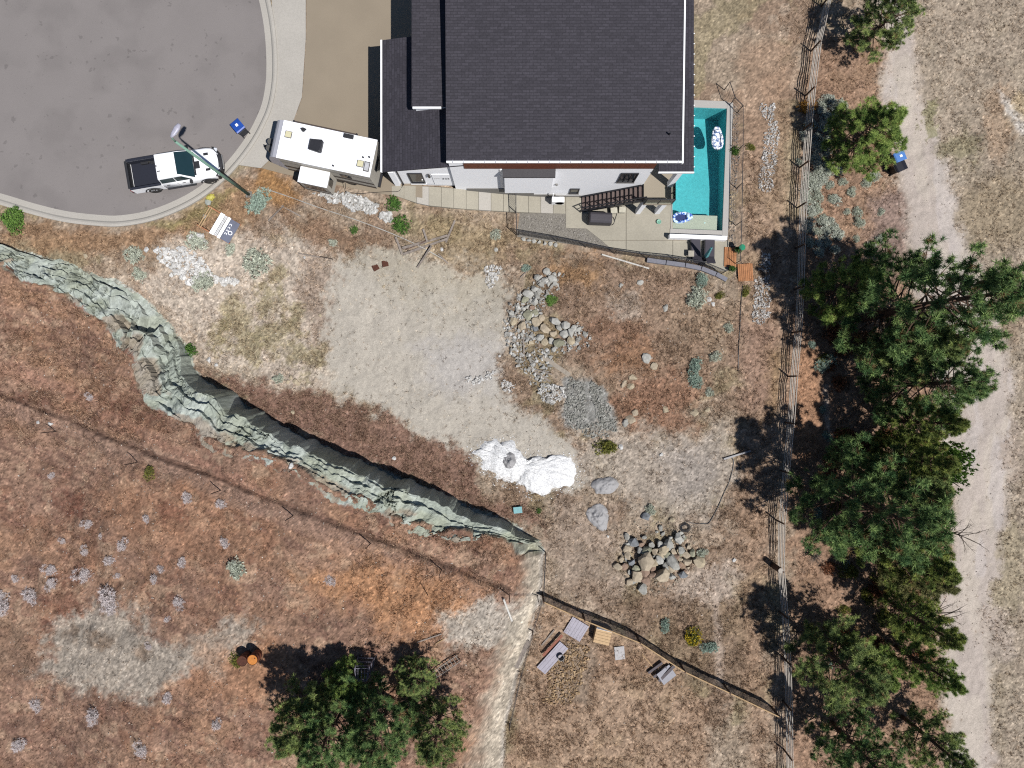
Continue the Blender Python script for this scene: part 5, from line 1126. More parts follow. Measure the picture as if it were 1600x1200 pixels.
PB = [(335, 375, 60, 'pale'), (425, 310, 52, 'pale'), (310, 445, 46, 'olive-grey'), (415, 450, 58, 'pale'), (440, 390, 42, 'grey'), (470, 340, 38, 'grey'), (215, 525, 36, 'pale'), (275, 545, 38, 'pale'), (330, 520, 32, 'pale'), (150, 605, 36, 'pale'), (330, 620, 62, 'olive-grey'), (430, 590, 42, 'olive-grey'), (165, 695, 50, 'cream'), (270, 750, 50, 'tan'), (435, 695, 60, 'tan'), (495, 650, 40, 'tan'), (540, 780, 66, 'tan'), (630, 820, 48, 'tan'), (480, 880, 46, 'pale'), (610, 920, 40, 'pale'), (530, 930, 46, 'cream'), (640, 1020, 30, 'pale'), (845, 830, 60, 'pale'), (760, 840, 52, 'pale'), (840, 915, 54, 'cream'), (420, 780, 42, 'blue-grey'), (655, 690, 62, 'pale'), (780, 740, 52, 'pale'), (870, 780, 42, 'pale'), (700, 760, 40, 'grey'), (370, 940, 32, 'cream'), (265, 850, 28, 'pale'), (560, 110, 44, 'pale'), (620, 200, 54, 'pale'), (450, 190, 50, 'pale'), (540, 200, 46, 'pale'), (660, 250, 40, 'pale'), (500, 260, 40, 'grey'), (580, 260, 34, 'pale'), (640, 140, 30, 'pale'), (930, 790, 34, 'pale'), (1000, 840, 30, 'grey'), (390, 540, 36, 'brown')]
for (x, y, r, cn) in PB: boulder(780 + x / 7.5, 410 + y / 7.5, r / 7.5 * 1.15, cn, cn + ' boulder in the boulder row left of the grassy mound', 'boulders in the upper row', 0)
boulder(874, 538, 9.5, 'olive-grey', 'big round greenish boulder at the lower end of the boulder row', None, .05)
for (x, y, r) in [(560, 1030, 28), (510, 1055, 24), (355, 1095, 28), (255, 1075, 26), (210, 1035, 22), (135, 840, 28), (180, 880, 28), (105, 765, 26), (95, 715, 24), (210, 945, 20), (180, 990, 18), (440, 1160, 24), (230, 880, 18), (1, 1100, 22)]:
    boulder(780 + x / 7.5, 410 + y / 7.5, r / 7.5, 'white', 'small white stone along the left edge of the boulder row', 'white stones by the boulder row')
for i, (x, y, r, cn) in enumerate([(1010, 560, 9, 'pale'), (1022, 572, 7, 'tan'), (975, 600, 9, 'tan'), (988, 590, 8, 'cream'), (985, 603, 7, 'cream'), (985, 655, 9, 'tan'), (978, 660, 8, 'grey'), (992, 645, 6, 'tan'), (1040, 482, 7, 'pale'), (1000, 442, 6, 'pale'), (1108, 468, 5, 'white'), (1114, 475, 5, 'white'), (1040, 640, 7, 'cream'), (1085, 645, 7, 'cream'), (1105, 640, 5, 'cream'), (970, 447, 6, 'pale')]):
    boulder(x, y, r, cn, 'half-buried ' + cn + ' stone on the grassy mound', 'stones on the grassy mound', -r * S * .35)
for (x, y, r, cn) in [(229, 390, 5, 'white'), (134, 400, 4, 'cream'), (327, 562, 5, 'white'), (338, 570, 4, 'white'), (455, 590, 4, 'cream'), (462, 596, 5, 'cream'), (450, 597, 4, 'cream'), (466, 600, 4, 'cream'), (616, 716, 4, 'white'), (500, 493, 3, 'cream'), (458, 644, 4, 'cream'), (455, 728, 5, 'white'), (690, 390, 3.5, 'white'), (970, 698, 5, 'white'), (1033, 710, 4, 'white'), (226, 566, 3.5, 'white'), (79, 662, 4, 'white'), (60, 660, 3, 'white'), (1147, 875, 4, 'white'), (950, 838, 3, 'white'), (600, 418 + 30, 3, 'cream'), (775, 390, 4, 'pale'), (320, 338, 4, 'pale'), (367, 480, 4, 'cream'), (476, 402, 3, 'white')]:
    boulder(x, y, r, cn, cn + ' loose stone lying alone on the bare ground', 'loose stones on the lot', -.02)

rubble('white_rubble', [([(246, 392), (275, 388), (300, 392), (322, 412), (336, 436), (312, 442), (288, 438), (266, 424)], .75), ([(345, 436), (368, 434), (374, 444), (352, 448)], .12), ([(300, 368), (318, 366), (326, 380), (306, 380)], .13)], 900, .06, .26, A(225, 222, 216), A(250, 248, 244), 'patch of broken white rock on the verge near the street', 'rubble', 1)
rubble('white_rubble', [([(488, 300), (520, 303), (560, 306), (592, 318), (588, 332), (560, 328), (520, 316)], .8), ([(594, 332), (614, 332), (614, 350), (598, 350)], .2)], 800, .06, .24, A(196, 194, 188), A(240, 238, 234), 'white broken rock along the slope below the trailer', 'rubble', 2)
rubble('white_rubble', [([(1190, 160), (1212, 160), (1218, 210), (1212, 260), (1206, 300), (1186, 300), (1188, 250), (1196, 200)], .55), ([(1184, 430), (1204, 432), (1202, 470), (1196, 508), (1174, 506), (1174, 470)], .35), ([(1186, 390), (1204, 395), (1202, 425), (1188, 425)], .1)], 1500, .04, .13, A(190, 186, 180), A(236, 232, 228), 'line of pale stones between the pool and the rail fence', 'rubble', 3)
rubble('white_rubble', [([(756, 414), (784, 418), (778, 442), (764, 452), (754, 436)], .3), ([(728, 596), (760, 580), (776, 580), (770, 594), (738, 602)], .25), ([(782, 594), (806, 600), (802, 614), (786, 610)], .15), ([(846, 602), (876, 600), (884, 618), (860, 628), (846, 622)], .3)], 700, .04, .17, A(206, 202, 196), A(244, 242, 238), 'scattered pale rubble round the edge of the grey building pad', 'rubble', 4)
rubble('gravel_spill', [([(888, 588), (902, 592), (914, 604), (918, 640), (912, 668), (896, 672), (888, 660), (880, 640), (886, 610)], .4), ([(922, 596), (940, 598), (938, 622), (952, 640), (962, 664), (966, 676), (948, 674), (934, 664), (928, 630), (920, 610)], .45), ([(905, 660), (960, 660), (950, 684), (915, 682)], .15)], 2200, .03, .14, A(140, 140, 132), A(190, 188, 180), 'spill of grey crushed stone below the boulder row', 'gravel', 5)
rubble('firewood_chips', [([(880, 1002), (925, 1006), (915, 1050), (890, 1100), (845, 1100), (862, 1040)], 1)], 900, .05, .15, A(150, 120, 90), A(220, 190, 150), 'heap of broken tan stones in the lower yard', 'rubble', 6)
rubble('pebbles', [([(0, 400), (1190, 400), (1190, 1190), (0, 1190)], 1)], 5500, .02, .07, A(170, 150, 132), A(232, 222, 210), 'small pale stones strewn over the lot and hillside', 'stones', 7)
rubble('pebbles', [([(1240, 20), (1600, 20), (1600, 1190), (1240, 1190)], 1)], 1500, .015, .06, A(140, 124, 112), A(210, 196, 184), 'small stones strewn along the track and verge', 'stones', 8)
rubble('bed_gravel', [([(814, 338), (883, 337), (883, 358), (914, 360), (946, 384), (880, 375), (814, 365)], 1)], 2200, .025, .075, A(130, 124, 116), A(190, 184, 176), 'grey landscaping gravel in the bed left of the patio', 'gravel', 12, .0)
rubble('bed_gravel', [([(1146, 160), (1156, 170), (1152, 300), (1148, 385), (1138, 385), (1142, 250)], 1)], 700, .025, .08, A(130, 122, 116), A(184, 176, 170), 'grey gravel strip along the outside of the pool', 'gravel', 13)

rubble('broken_rock', [([(798, 470), (830, 440), (850, 425), (880, 428), (872, 455), (850, 480), (835, 520), (850, 550), (900, 510), (925, 525), (905, 545), (870, 565), (850, 600), (880, 610), (860, 640), (830, 600), (800, 560), (786, 520)], 1)], 1100, .05, .24, A(150, 146, 138), A(222, 220, 214), 'angular pale grey rubble strewn through the boulder row', 'rubble', 14)
def heap(outline, hgt, mat, name, label, cat_, peaks=None, seed=1):
    c = np.mean(outline, 0); o = cat(list(outline) + [outline[0]], 5)[:-1]; n = len(o); b = MB(); rings = []; nr = 16
    zc_ = G(*c).z
    for j in range(nr + 1):
        f = 1 - j / nr; r = []
        for p in o:
            q = c + (np.array(p) - c) * f; q = q + (np.array([fbm(np.array(q[0] / 9.), np.array(q[1] / 9.), 3, seed + 9), fbm(np.array(q[0] / 9. + 30), np.array(q[1] / 9.), 3, seed + 9)]) - .5) * min(14, np.ptp(np.array(outline)[:, 0]) * .12) * f; w_ = W(q[0], q[1], zc_); hh = hgt * (1 - f ** 1.6) ** .9 if peaks is None else sum(ph * max(0, 1 - math.hypot(q[0] - x, q[1] - y) / rr) ** .8 for x, y, rr, ph in peaks) + .10 * hgt
            edge = min(1, j / 2); k = 1 + .7 * (float(fbm(np.array(w_.x * 2.2), np.array(w_.y * 2.2), 4, seed)) - .5)
            r.append((w_.x, w_.y, hz(w_.x, w_.y) - .06 + edge * (hh * k + .04) + edge * .26 * (float(fbm(np.array(w_.x * 6), np.array(w_.y * 6), 3, seed + 3)) - .4)))
        rings.append(r)
    b.loft(rings[:-1], caps=False); b.add([rings[-1][0]], []); m = len(b.v) - 1; s0 = (nr - 1) * n
    b.f += [(s0 + i, s0 + (i + 1) % n, m) for i in range(n)]
    b.f = [f[::-1] for f in b.f] if False else b.f
    ob = b.build(name, mat, smooth=True); tag(ob, label, cat_)
lime = M('white_powder', (.66, .66, .655), .9, .24, 10, 1.0); gsand = M('grey_sand', A(188, 186, 186), .9, .08, 18, .4)
heap([(735, 706), (742, 700), (750, 701), (752, 692), (764, 690), (775, 684), (784, 690), (800, 686), (812, 700), (818, 708), (826, 718), (840, 712), (858, 714), (872, 709), (894, 713), (898, 722), (906, 736), (898, 746), (900, 758), (884, 764), (868, 764), (856, 774), (840, 776), (822, 766), (812, 756), (800, 758), (784, 752), (772, 750), (766, 738), (752, 732), (748, 720)], .35, lime, 'lime_heap', 'spread white powder heap with ragged edges above the gravel heaps', 'heap', [(795, 718, 30, .5), (765, 705, 30, .2), (860, 740, 42, .42), (835, 755, 24, .25), (822, 735, 26, .2)], 5)
rubble('lime_crumbs', [([(728, 706), (745, 688), (775, 678), (812, 684), (830, 706), (870, 702), (902, 708), (914, 736), (906, 764), (860, 780), (830, 784), (800, 766), (770, 760), (745, 738)], 1)], 1300, .015, .07, (.6, .6, .6), (.74, .74, .74), 'white crumbs scattered round the edge of the powder heap', 'rubble', 16)
heap([(783, 716), (786, 710), (795, 706), (804, 708), (809, 718), (806, 728), (797, 733), (787, 730)], .7, gsand, 'ash_heap', 'small grey ash mound on top of the white heap', 'heap', [(796, 719, 18, .75)], 8)
heap([(922, 760), (928, 748), (945, 745), (962, 747), (970, 757), (960, 768), (944, 773), (930, 772)], .45, gsand, 'gravel_heap', 'oval heap of light grey gravel, upper one of two', 'heap', None, 9)
heap([(915, 800), (922, 790), (936, 785), (948, 790), (952, 806), (948, 828), (938, 830), (926, 820), (917, 810)], .4, gsand, 'gravel_heap', 'irregular heap of light grey gravel, lower one of two', 'heap', None, 10)
# ------------------------------------------------------------------ fences
wood_g = M('weathered_wood', A(164, 152, 142), .85, .22, 5, .2); wood_rail = M('rail_wood', A(214, 204, 192), .85, .2, 5, .2); wood_t = M('tan_lumber', A(206, 172, 128), .8, .15, 5, .1); wood_r = M('cedar_planks', A(204, 140, 92), .75, .2, 4, .1); wood_b = M('brown_post', A(96, 72, 58), .85, .2, 6)
rf = [(1300, -60), (1283, 10), (1267, 80), (1258, 150), (1253, 205), (1249, 262), (1245, 325), (1243, 388), (1241, 452), (1237, 520), (1231, 588), (1226, 660), (1219, 735), (1212, 812), (1211, 885), (1217, 955), (1221, 1025), (1223, 1095), (1224, 1170), (1226, 1240)]
pts = [G(x, y) for x, y in rf]
t = thing('rail_fence', 'long weathered rail fence between the lot and the gravel track', 'fence', pts[9])
for p in pts: bw(MB().cyl(p - Vector((0, 0, .3)), p + Vector((0, 0, 1.5)), .06, .055, 8), 'post', wood_b, t)
for a, b_ in zip(pts[:-1], pts[1:]):
    for k in range(5):
        z = .3 + k * .27; d = (b_ - a).normalized(); nrm = Vector((-d.y, d.x, 0)) * (.085 if k % 2 else .1)
        bw(MB().cyl(a + d * .03 + nrm + Vector((0, 0, z + random.uniform(-.02, .02))), b_ - d * .03 + nrm + Vector((0, 0, z + random.uniform(-.03, .03))), .036, .03, 7), 'rail', wood_rail, t)
p = G(1211, 883); pt = thing('gate_post', 'thick round post with a pale cut top against the rail fence', 'post', p + Vector((-.16, 0, 0)))
MB().cyl((0, 0, -.2), (0, 0, 1.45), .2, .19, 14).build('shaft', wood_b, pt); MB().cyl((0, 0, 1.45), (0, 0, 1.462), .18, .18, 14).build('cut_top', M('cut_wood', A(206, 196, 184), .8, .15, 14), pt)
def wire_fence(base_px, hgt, label, nw, vs, r=.008, postm=None, pr=.035, name='wire_fence', top_rail=None, lift=0.0, every=1, mesh_m=None, world=None, strip=None):
    P = world or [G(x, y) for x, y in base_px]; t = thing(name, label, 'fence', P[0]); mm = mesh_m or black
    for i, p in enumerate(P):
        if i % every == 0: bw(MB().cyl(p - Vector((0, 0, .2)), p + Vector((0, 0, hgt + .05)), pr, pr * .9, 7), 'post', postm or black, t)
    for a, b_ in zip(P[:-1], P[1:]):
        m = MB(); L = (b_ - a).length; seg = max(2, int(L / .6)); u = []
        for s in np.linspace(0, 1, seg + 1):
            q = a.lerp(b_, s); q.z = max(hz(q.x, q.y), q.z - .4) if world is None else q.z; u.append(q)
        for k in range(nw):
            z = .06 + (hgt - .08) * k / (nw - 1)
            m.tube([q + Vector((0, 0, z)) for q in u], r, 3)
        nv = int(L / vs)
        for k in range(1, nv):
            f = k / nv * seg; ii = min(seg - 1, int(f)); q = u[ii].lerp(u[ii + 1], f - ii); m.cyl(q + Vector((0, 0, .05)), q + Vector((0, 0, hgt)), r * .8, None, 3, False)
        bw(m, 'wire_mesh', mm, t)
        if strip:
            sm = MB()
            for q0, q1 in zip(u[:-1], u[1:]): sm.beam(q0 + Vector((0, 0, .1)), q1 + Vector((0, 0, .1)), .02, .2)
            bw(sm, 'bottom_strip', strip, t)
        if top_rail: bw(MB().beam(a + Vector((0, 0, hgt)), b_ + Vector((0, 0, hgt)), top_rail[1], top_rail[1]), 'top_rail', top_rail[0], t)
    return t
wire_fence([(-150, 588), (-30, 632), (88, 674), (215, 722), (345, 766), (458, 806), (579, 849), (690, 890), (796, 930), (840, 930)], 1.45, 'wire mesh fence with steel posts crossing the brown hillside', 6, .5, .005, M('rusty_steel', A(74, 58, 52), .8, .2, 8), .03, mesh_m=M('rusty_wire', A(92, 74, 66), .8, .2, 8))
wire_fence([(848, 930), (910, 958), (994, 992), (1062, 1036), (1130, 1068), (1205, 1104)], 1.5, 'dense wire fence with brown posts and a tan top rail above the lower yard', 16, .1, .009, wood_b, .07, top_rail=(wood_t, .075))
wire_fence([(852, 862), (849, 926), (832, 985), (814, 1050), (796, 1130)], 1.0, 'low wire fence along the foot of the sandy bank', 7, .25, .006, wood_b, .04)
wl = [W(x, y, .06) for x, y in [(810, 367), (870, 377), (915, 386), (960, 396), (1010, 403.5), (1055, 408), (1092, 414), (1126, 428)]]
wire_fence(None, 1.25, 'black picket fence along the lower edge of the patio', 6, .1, .012, black, .035, 'metal_fence', (black, .05), world=wl)
wr = [W(x, y, .05) for x, y in [(1148, 412), (1150, 352), (1151, 294), (1152, 236), (1152, 176)]] + [W(1140, 164, .05), W(1132, 140, .05)]
wire_fence(None, 1.2, 'thin black wire fence along the outer side of the pool', 5, .5, .008, black, .03, 'pool_fence', (black, .04), world=wr)
wg = [W(807, 366, .3), W(806, 332, .4), W(806, 298, .6)]
wire_fence(None, 1.3, 'black mesh side gate between the walkway and the gravel bed', 8, .12, .009, black, .04, 'side_gate', (black, .05), world=wg)
# grey kerb stones under the patio fence
kb = thing('retaining_kerb', 'low grey concrete kerb curving under the patio fence corner', 'kerb', W(1085, 415, 0))
for (x0, y0), (x1, y1) in zip([(1010, 407), (1040, 411), (1070, 415), (1095, 420), (1118, 429)], [(1039, 411), (1069, 415), (1094, 420), (1117, 429), (1134, 438)]):
    a, c = W(x0, y0, .0), W(x1, y1, .0); bw(MB().beam(a + Vector((0, 0, .1)), c + Vector((0, 0, .1)), .3, .34), 'kerb_stone', M('blue_grey_kerb', A(146, 146, 156), .9, .1, 8), kb, bevel=.02)
for i, (x, y) in enumerate([(818, 374), (826, 376), (834, 377), (842, 379), (851, 380), (860, 381), (868, 383)]):
    boulder(x, y, 4.2, 'pale', 'pale stone in the row edging the fence below the gravel bed', 'edging stones below the patio fence')

# ------------------------------------------------------------------ timber steps and plants by the patio corner
def deck(px, py, w_, l_, n, rz, label, z, along='y'):
    t = thing('plank_platform', label, 'platform', W(px, py, z), rz)
    for i in range(n):
        x = (i + .5) * w_ / n - w_ / 2; MB().box((x, random.uniform(-.02, .02), .1), (w_ / n - .018, l_, .04)).build('plank', wood_r, t)
    for y in (-l_ * .35, l_ * .35): MB().box((0, y, .035), (w_ * .96, .09, .09)).build('joist', wood_t, t)
deck(1140.5, 402, .85, 1.35, 7, -.02, 'cedar plank platform beside the patio corner', .02)
deck(1164, 426, 1.05, 1.2, 8, .06, 'cedar plank platform outside the fence, lower one of two', G(1164, 426).z + .03)
def pot_plant(px, py, label, r, potc, green=True, top=None):
    p = G(px, py); p.z = max(p.z, .05); t = thing('potted_plant', label, 'plant', p); b = MB()
    b.loft([[(rr * math.cos(a), rr * math.sin(a), z) for a in np.linspace(0, 6.2832, 17)[:-1]] for rr, z in ((r * .7, 0), (r, .38), (r * 1.06, .4), (r * .9, .4), (r * .85, .34))]); b.build('pot', potc, t)
    o = link('foliage', GREEN[0][0], t, (0, 0, .38), None, r * 1.7)
    if top: MB().cyl((.1, .05, .95), (.1, .05, 1.0), .22, .2, 18).build('watering_dish', top, t)
pot_plant(1150, 392, 'potted green plant with a bright green dish by the pool fence', .2, M('grey_pot', A(104, 100, 104), .7), True, M('bright_green_plastic', A(36, 160, 118), .35))
pot_plant(1141, 421, 'dark potted shrub on the cedar platform at the patio corner', .18, black)

# ------------------------------------------------------------------ loose timber, pipes, hoses
def board(p0, p1, wd, th, mat, label, name='board', lift=.03, ends=(0, 0)):
    a, c = G(*p0), G(*p1); L = (c - a).length; n = 5; zz = max(hz(*(a.lerp(c, s)).xy) - (a.z + (c.z - a.z) * s) for s in np.linspace(0, 1, n)); up = lift + max(0, zz) * .8 + th / 2
    o = MB().beam(a + Vector((0, 0, up + ends[0])), c + Vector((0, 0, up + ends[1])), wd, th)
    m = (a + c) / 2; o.v = [(x - m.x, y - m.y, z - m.z) for x, y, z in o.v]
    ob = o.build(name, mat, None, bevel=.006, loc=m); tag(ob, label, 'board' if name == 'board' else name.replace('_', ' ')); return ob
def Z7(x, y): return (600 + x / 13.33, 330 + y / 13.33)
board(Z7(390, 780), Z7(1330, 520), .16, .06, wood_g, 'long weathered board, upper side of the collapsed timber frame'); board(Z7(410, 910), Z7(1320, 590), .15, .06, wood_g, 'long weathered board, lower side of the collapsed timber frame')
board(Z7(250, 540), Z7(390, 910), .14, .06, wood_g, 'short grey board closing the left end of the collapsed frame', lift=.09); board(Z7(1480, 200), Z7(1290, 660), .13, .06, wood_g, 'grey board closing the right end of the collapsed frame', lift=.09); board(Z7(820, 380), Z7(910, 650), .13, .06, wood_g, 'short grey board propped on the upper side of the frame', lift=.1); board(Z7(1130, 890), Z7(1330, 1090), .1, .05, wood_g, 'thin grey board lying below the frame to the right'); board(Z7(1000, 750), Z7(700, 1180), .1, .1, wood_g, 'dark grey post lying below the frame to the left', ends=(.25, 0))
for k in range(5): board(Z7(440 + k * 60, 800 - k * 20), Z7(640 + k * 60, 720 - k * 26), .07, .03, M('brown_slats', A(120, 96, 86), .9, .2, 6), ['first', 'second', 'third', 'fourth', 'fifth'][k] + ' brown slat from the left inside the collapsed frame')
pp = [G(x, y, .05) for x, y in cat([(408, 293), (450, 307), (500, 325), (560, 345), (617, 367), (660, 387), (697, 408)], 6)]
tag(MB().tube(pp, .035, 6).build('irrigation_pipe', M('pale_pipe', A(200, 196, 188), .6)), 'long pale irrigation pipe running down the slope below the trailer', 'pipe')
board((420, 346), (444, 322), .09, .05, wood_g, 'short grey pole on the slope right of the street lamp'); board((440, 322), (470, 338), .09, .05, wood_g, 'short grey pole meeting the other one right of the lamp'); board((466, 396), (500, 402), .09, .05, wood_g, 'thin weathered stick on the beige ground left of the pad'); board((500, 401), (520, 405), .07, .05, M('dark_stick', A(88, 76, 70), .9), 'dark stick end on the beige ground left of the pad')
def Z3(x, y): return (780 + x / 4, 400 + y / 4)
board(Z3(270, 630), Z3(440, 745), .3, .08, M('pale_board_wood', A(186, 174, 158), .85, .15, 5), 'wide pale board below the boulder row'); board(Z3(190, 700), Z3(320, 785), .14, .06, wood_g, 'grey board left of the wide pale one'); board(Z3(230, 710), Z3(330, 740), .1, .05, wood_g, 'thin grey board crossing left of the wide pale one', lift=.08); board(Z3(150, 480), Z3(155, 640), .1, .06, wood_g, 'upright-lying grey stick at the left of the boulder row'); board((940, 398), (1014, 420), .1, .1, M('white_post', A(232, 228, 220), .7), 'long white painted post lying below the patio fence'); board((1130, 717), (1172, 704), .12, .12, M('grey_pipe', A(170, 168, 170), .5), 'pale grey pole lying in the pine shadow', ); board((787, 934), (800, 968), .12, .1, M('white_post', A(232, 228, 220), .7), 'white post lying on the pale patch near the sandy bank')
board((813, 434), (830, 418), .06, .05, wood_g, 'thin stick leaning at the small sagebrush above the boulders')
pp = [G(x, y, .04) for x, y in cat([(1066, 822), (1072, 815), (1085, 818), (1100, 818), (1108, 816), (1120, 795), (1130, 772), (1140, 750), (1146, 722), (1140, 712)], 6)]
tag(MB().tube(pp, .03, 6).build('drain_hose', hm_), 'black hose curving from the boulder pile toward the pine shadow', 'hose')
b = MB(); c0 = G(1070, 824, .06)
for k in range(4): b.tube([c0 + Vector((math.cos(a) * (.22 + .05 * k), math.sin(a) * (.18 + .04 * k), .03 * k)) for a in np.linspace(0, 6.2, 14)], .022, 5)
tag(b.build('hose_coil', hm_), 'tangled coil of black hose at the top of the boulder pile', 'hose')
pp = [G(x, y, .04) for x, y in cat([(1160, 445), (1157, 480), (1156, 510), (1154, 540), (1153, 580)], 6)]
tag(MB().tube(pp, .03, 6).build('drain_hose', hm_), 'straight black hose lying right of the grassy mound', 'hose')
rust = M('rusted_iron', A(104, 62, 46), .9, .3, 12)
for (x, y, rz, l) in [(587, 418, .5, 'rusty square plate on the beige ground, left of two'), (602, 412, .2, 'rusty square plate on the beige ground, right of two')]:
    t = thing('iron_plate', l, 'plate', G(x, y, .02), rz); MB().box((0, 0, .03), (.42, .42, .05)).build('plate', rust, t, bevel=.015)
    for q in ((-.14, -.14), (.14, -.14), (.14, .14), (-.14, .14)): MB().cyl((*q, .05), (*q, .08), .03, .03, 6).build('bolt', rust, t)
t = thing('plastic_tub', 'pale turquoise plastic tub at the foot of the rock band', 'tub', G(809, 796), .1)
tub = M('turquoise_plastic', A(140, 200, 204), .5); MB().box((0, 0, .12), (.5, .36, .22), None, (1.12, 1.12)).build('body', tub, t, bevel=.03); MB().box((0, 0, .245), (.6, .44, .03)).build('rim', tub, t, bevel=.01)
# fallen signboard
t = thing('fallen_signboard', 'fallen timber-framed signboard with white and slate panels below the street', 'sign', G(347, 354, .34), 0)
d = (W(369, 367, 2) - W(325, 341, 2)); d.z = 0; d.normalize(); _o = t.location; t.rotation_euler = (0, math.atan2(hz(_o.x - d.x * 1.1, _o.y - d.y * 1.1) - hz(_o.x + d.x * 1.0, _o.y + d.y * 1.0), 2.1), math.atan2(d.y, d.x)); t.location.z = max(hz(_o.x + d.x * s - d.y * q, _o.y + d.y * s + d.x * q) - 0 + s * math.tan(t.rotation_euler.y) for s in (-1.1, -.5, 0, .5, 1) for q in (-.7, 0, .7)) + .02; hw_ = .72; sgn = M('sign_white', (.8, .8, .8), .5, .03, 6); slate = M('sign_slate', A(104, 110, 132), .4, .12, 2); post_o = M('orange_brown_post', A(190, 130, 92), .8, .15, 5)
for y in (-hw_, hw_): MB().box((-.1, y, .05), (2.3, .09, .09)).build('post', post_o, t)
for x in (-1.12, -.98): MB().box((x, 0, .115), (.07, 1.5, .04)).build('rail', wood_t, t)
for x, wd in ((-.22, .3), (.25, .2)): MB().box((x, 0, .125), (wd, 1.56, .03)).build('white_panel', sgn, t)
mp = MB().box((.035, 0, .115), (.17, 1.5, .02)).build('text_panel', M('sign_greywhite', (.55, .55, .55), .6), t); b = MB()
for k in range(26):
    for x in (-.04, .03, .1): b.box((x - .0, -.68 + k * .053, .127), (.03, random.choice((.02, .03, .04)), .003))
b.build('fine_print', ink, mp)
sp = MB().box((.68, 0, .12), (.62, 1.5, .03)).build('slate_panel', slate, t); b = MB()
for k in range(4):
    y = .42 - k * .22; b.box((.52, y, .137), (.13, .035, .004)); b.box((.58, y - .05, .137), (.03, .1, .004)); b.box((.46, y - .05, .137), (.03, .1, .004))
b.build('large_lettering', sgn, sp)
b = MB(); b.loft([[(.74 + r * math.cos(a), -.1 + r * math.sin(a), z) for a in np.linspace(0, 6.2832, 21)[:-1]] for r, z in ((.14, .136), (.14, .141), (.10, .141), (.10, .136))], caps=False); b.build('round_logo', sgn, sp)
t = thing('litter_bag', 'crumpled yellow and grey bag on the verge beside the kerb', 'bag', G(330, 309), .4)
b = MB(); rr = random.Random(3); b.loft([[(k * (.28 + rr.uniform(-.07, .07)) * math.cos(a), k * (.18 + rr.uniform(-.05, .05)) * math.sin(a), z) for a in np.linspace(0, 6.2832, 13)[:-1]] for k, z in ((1, 0), (1.05, .1), (.8, .2), (.3, .26))]); b.build('yellow_sack', M('yellow_sack', A(226, 214, 104), .6, .15, 8), t)
b = MB(); b.loft([[(-.3 + k * (.2 + rr.uniform(-.05, .05)) * math.cos(a), -.2 + k * (.22 + rr.uniform(-.05, .05)) * math.sin(a), z) for a in np.linspace(0, 6.2832, 13)[:-1]] for k, z in ((1, 0), (1, .08), (.6, .14))]); b.build('grey_sack', M('grey_sack', A(184, 188, 178), .6, .12, 8), t)

# ------------------------------------------------------------------ lower yard clutter
lil = M('lilac_sheet', A(170, 164, 178), .5, .1, 3)
def sheet(px, py, wd, ln, rz, label, mat, tilt=.05, z=.08, name='metal_sheet', ribs=0, cat_='sheet'):
    t = thing(name, label, cat_, G(px, py, z), rz); R = Matrix.Rotation(tilt, 3, 'Y'); MB().box((0, 0, 0), (wd, ln, .03), R).build('panel', mat, t, bevel=.005)
    for k in range(ribs): MB().box(R @ Vector(((k + .5) * wd / ribs - wd / 2, 0, .022)), (.03, ln, .014), R).build('rib', mat, t)
sheet(900, 982, 1.35, 1.25, math.radians(-32), 'square lilac-grey metal sheet lying below the yard fence', lil, .06, .15, ribs=6)
sheet(863, 1026, .8, 2.4, math.radians(-42), 'long lilac-grey metal sheet beside the broken stones', lil, .1, .2, ribs=3); sheet(968, 1020, .7, .9, math.radians(5), 'small pale sheet half-buried in the yard', M('pale_sheet', A(196, 192, 192), .6, .1, 5), .08, .05)
board((848, 1022), (878, 990), .18, .06, M('red_board', A(170, 108, 88), .8, .15, 5), 'reddish board lying along the long lilac sheet', lift=.25); board((846, 1008), (866, 984), .1, .05, wood_g, 'grey stick left of the reddish board'); board((806, 1042), (826, 1000), .3, .06, wood_g, 'grey plank at the foot of the sandy bank')
t = thing('wooden_crate', 'wooden crate with a fresh tan plank top in the lower yard', 'crate', G(940, 990), math.radians(-14))
for k in range(5): MB().box((0, -.42 + k * .2, .56), (1.1, .185, .035)).build('top_plank', M('fresh_plank', A(228, 192, 146), .75, .12, 5), t)
MB().box((0, .52, .57), (1.1, .14, .04)).build('edge_strip', M('slate_strip', A(96, 98, 104), .6), t); MB().box((0, .435 + .01, .575), (1.1, .02, .03)).build('white_strip', wtrim, t)
for y in (-.5, .56): MB().box((0, y, .27), (1.08, .03, .54)).build('side_panel', wood_t, t)
for x in (-.53, .53): MB().box((x, .03, .27), (.03, 1.02, .54)).build('side_panel', wood_t, t)
t = thing('bucket', 'round grey bucket among the broken stones of the lower yard', 'bucket', G(876, 1024, .05)); gb = M('grey_bucket', A(158, 154, 148), .6)
b = MB(); b.loft([[(r * math.cos(a), r * math.sin(a), z) for a in np.linspace(0, 6.2832, 17)[:-1]] for r, z in ((.16, 0), (.22, .4), (.235, .41), (.2, .41), (.17, .1))]); b.build('pail', gb, t); MB().tube([(.22 * math.cos(a), .02, .4 + .16 * math.sin(a)) for a in np.linspace(0, 3.14, 9)], .01, 5).build('handle', black, t)
for i, (a, c, w_, l) in enumerate([((1012, 1050), (1034, 1034), .16, 'dark grey beam at the corner of the lower yard, outer one'), ((1020, 1056), (1040, 1040), .16, 'dark grey beam at the corner of the lower yard, middle one'), ((1028, 1062), (1052, 1038), .2, 'grey beam at the corner of the lower yard, inner one')]): board(a, c, w_, .1, M('dark_beam', A(112, 104, 108), .8, .2, 5), l, lift=.1 + .05 * i)
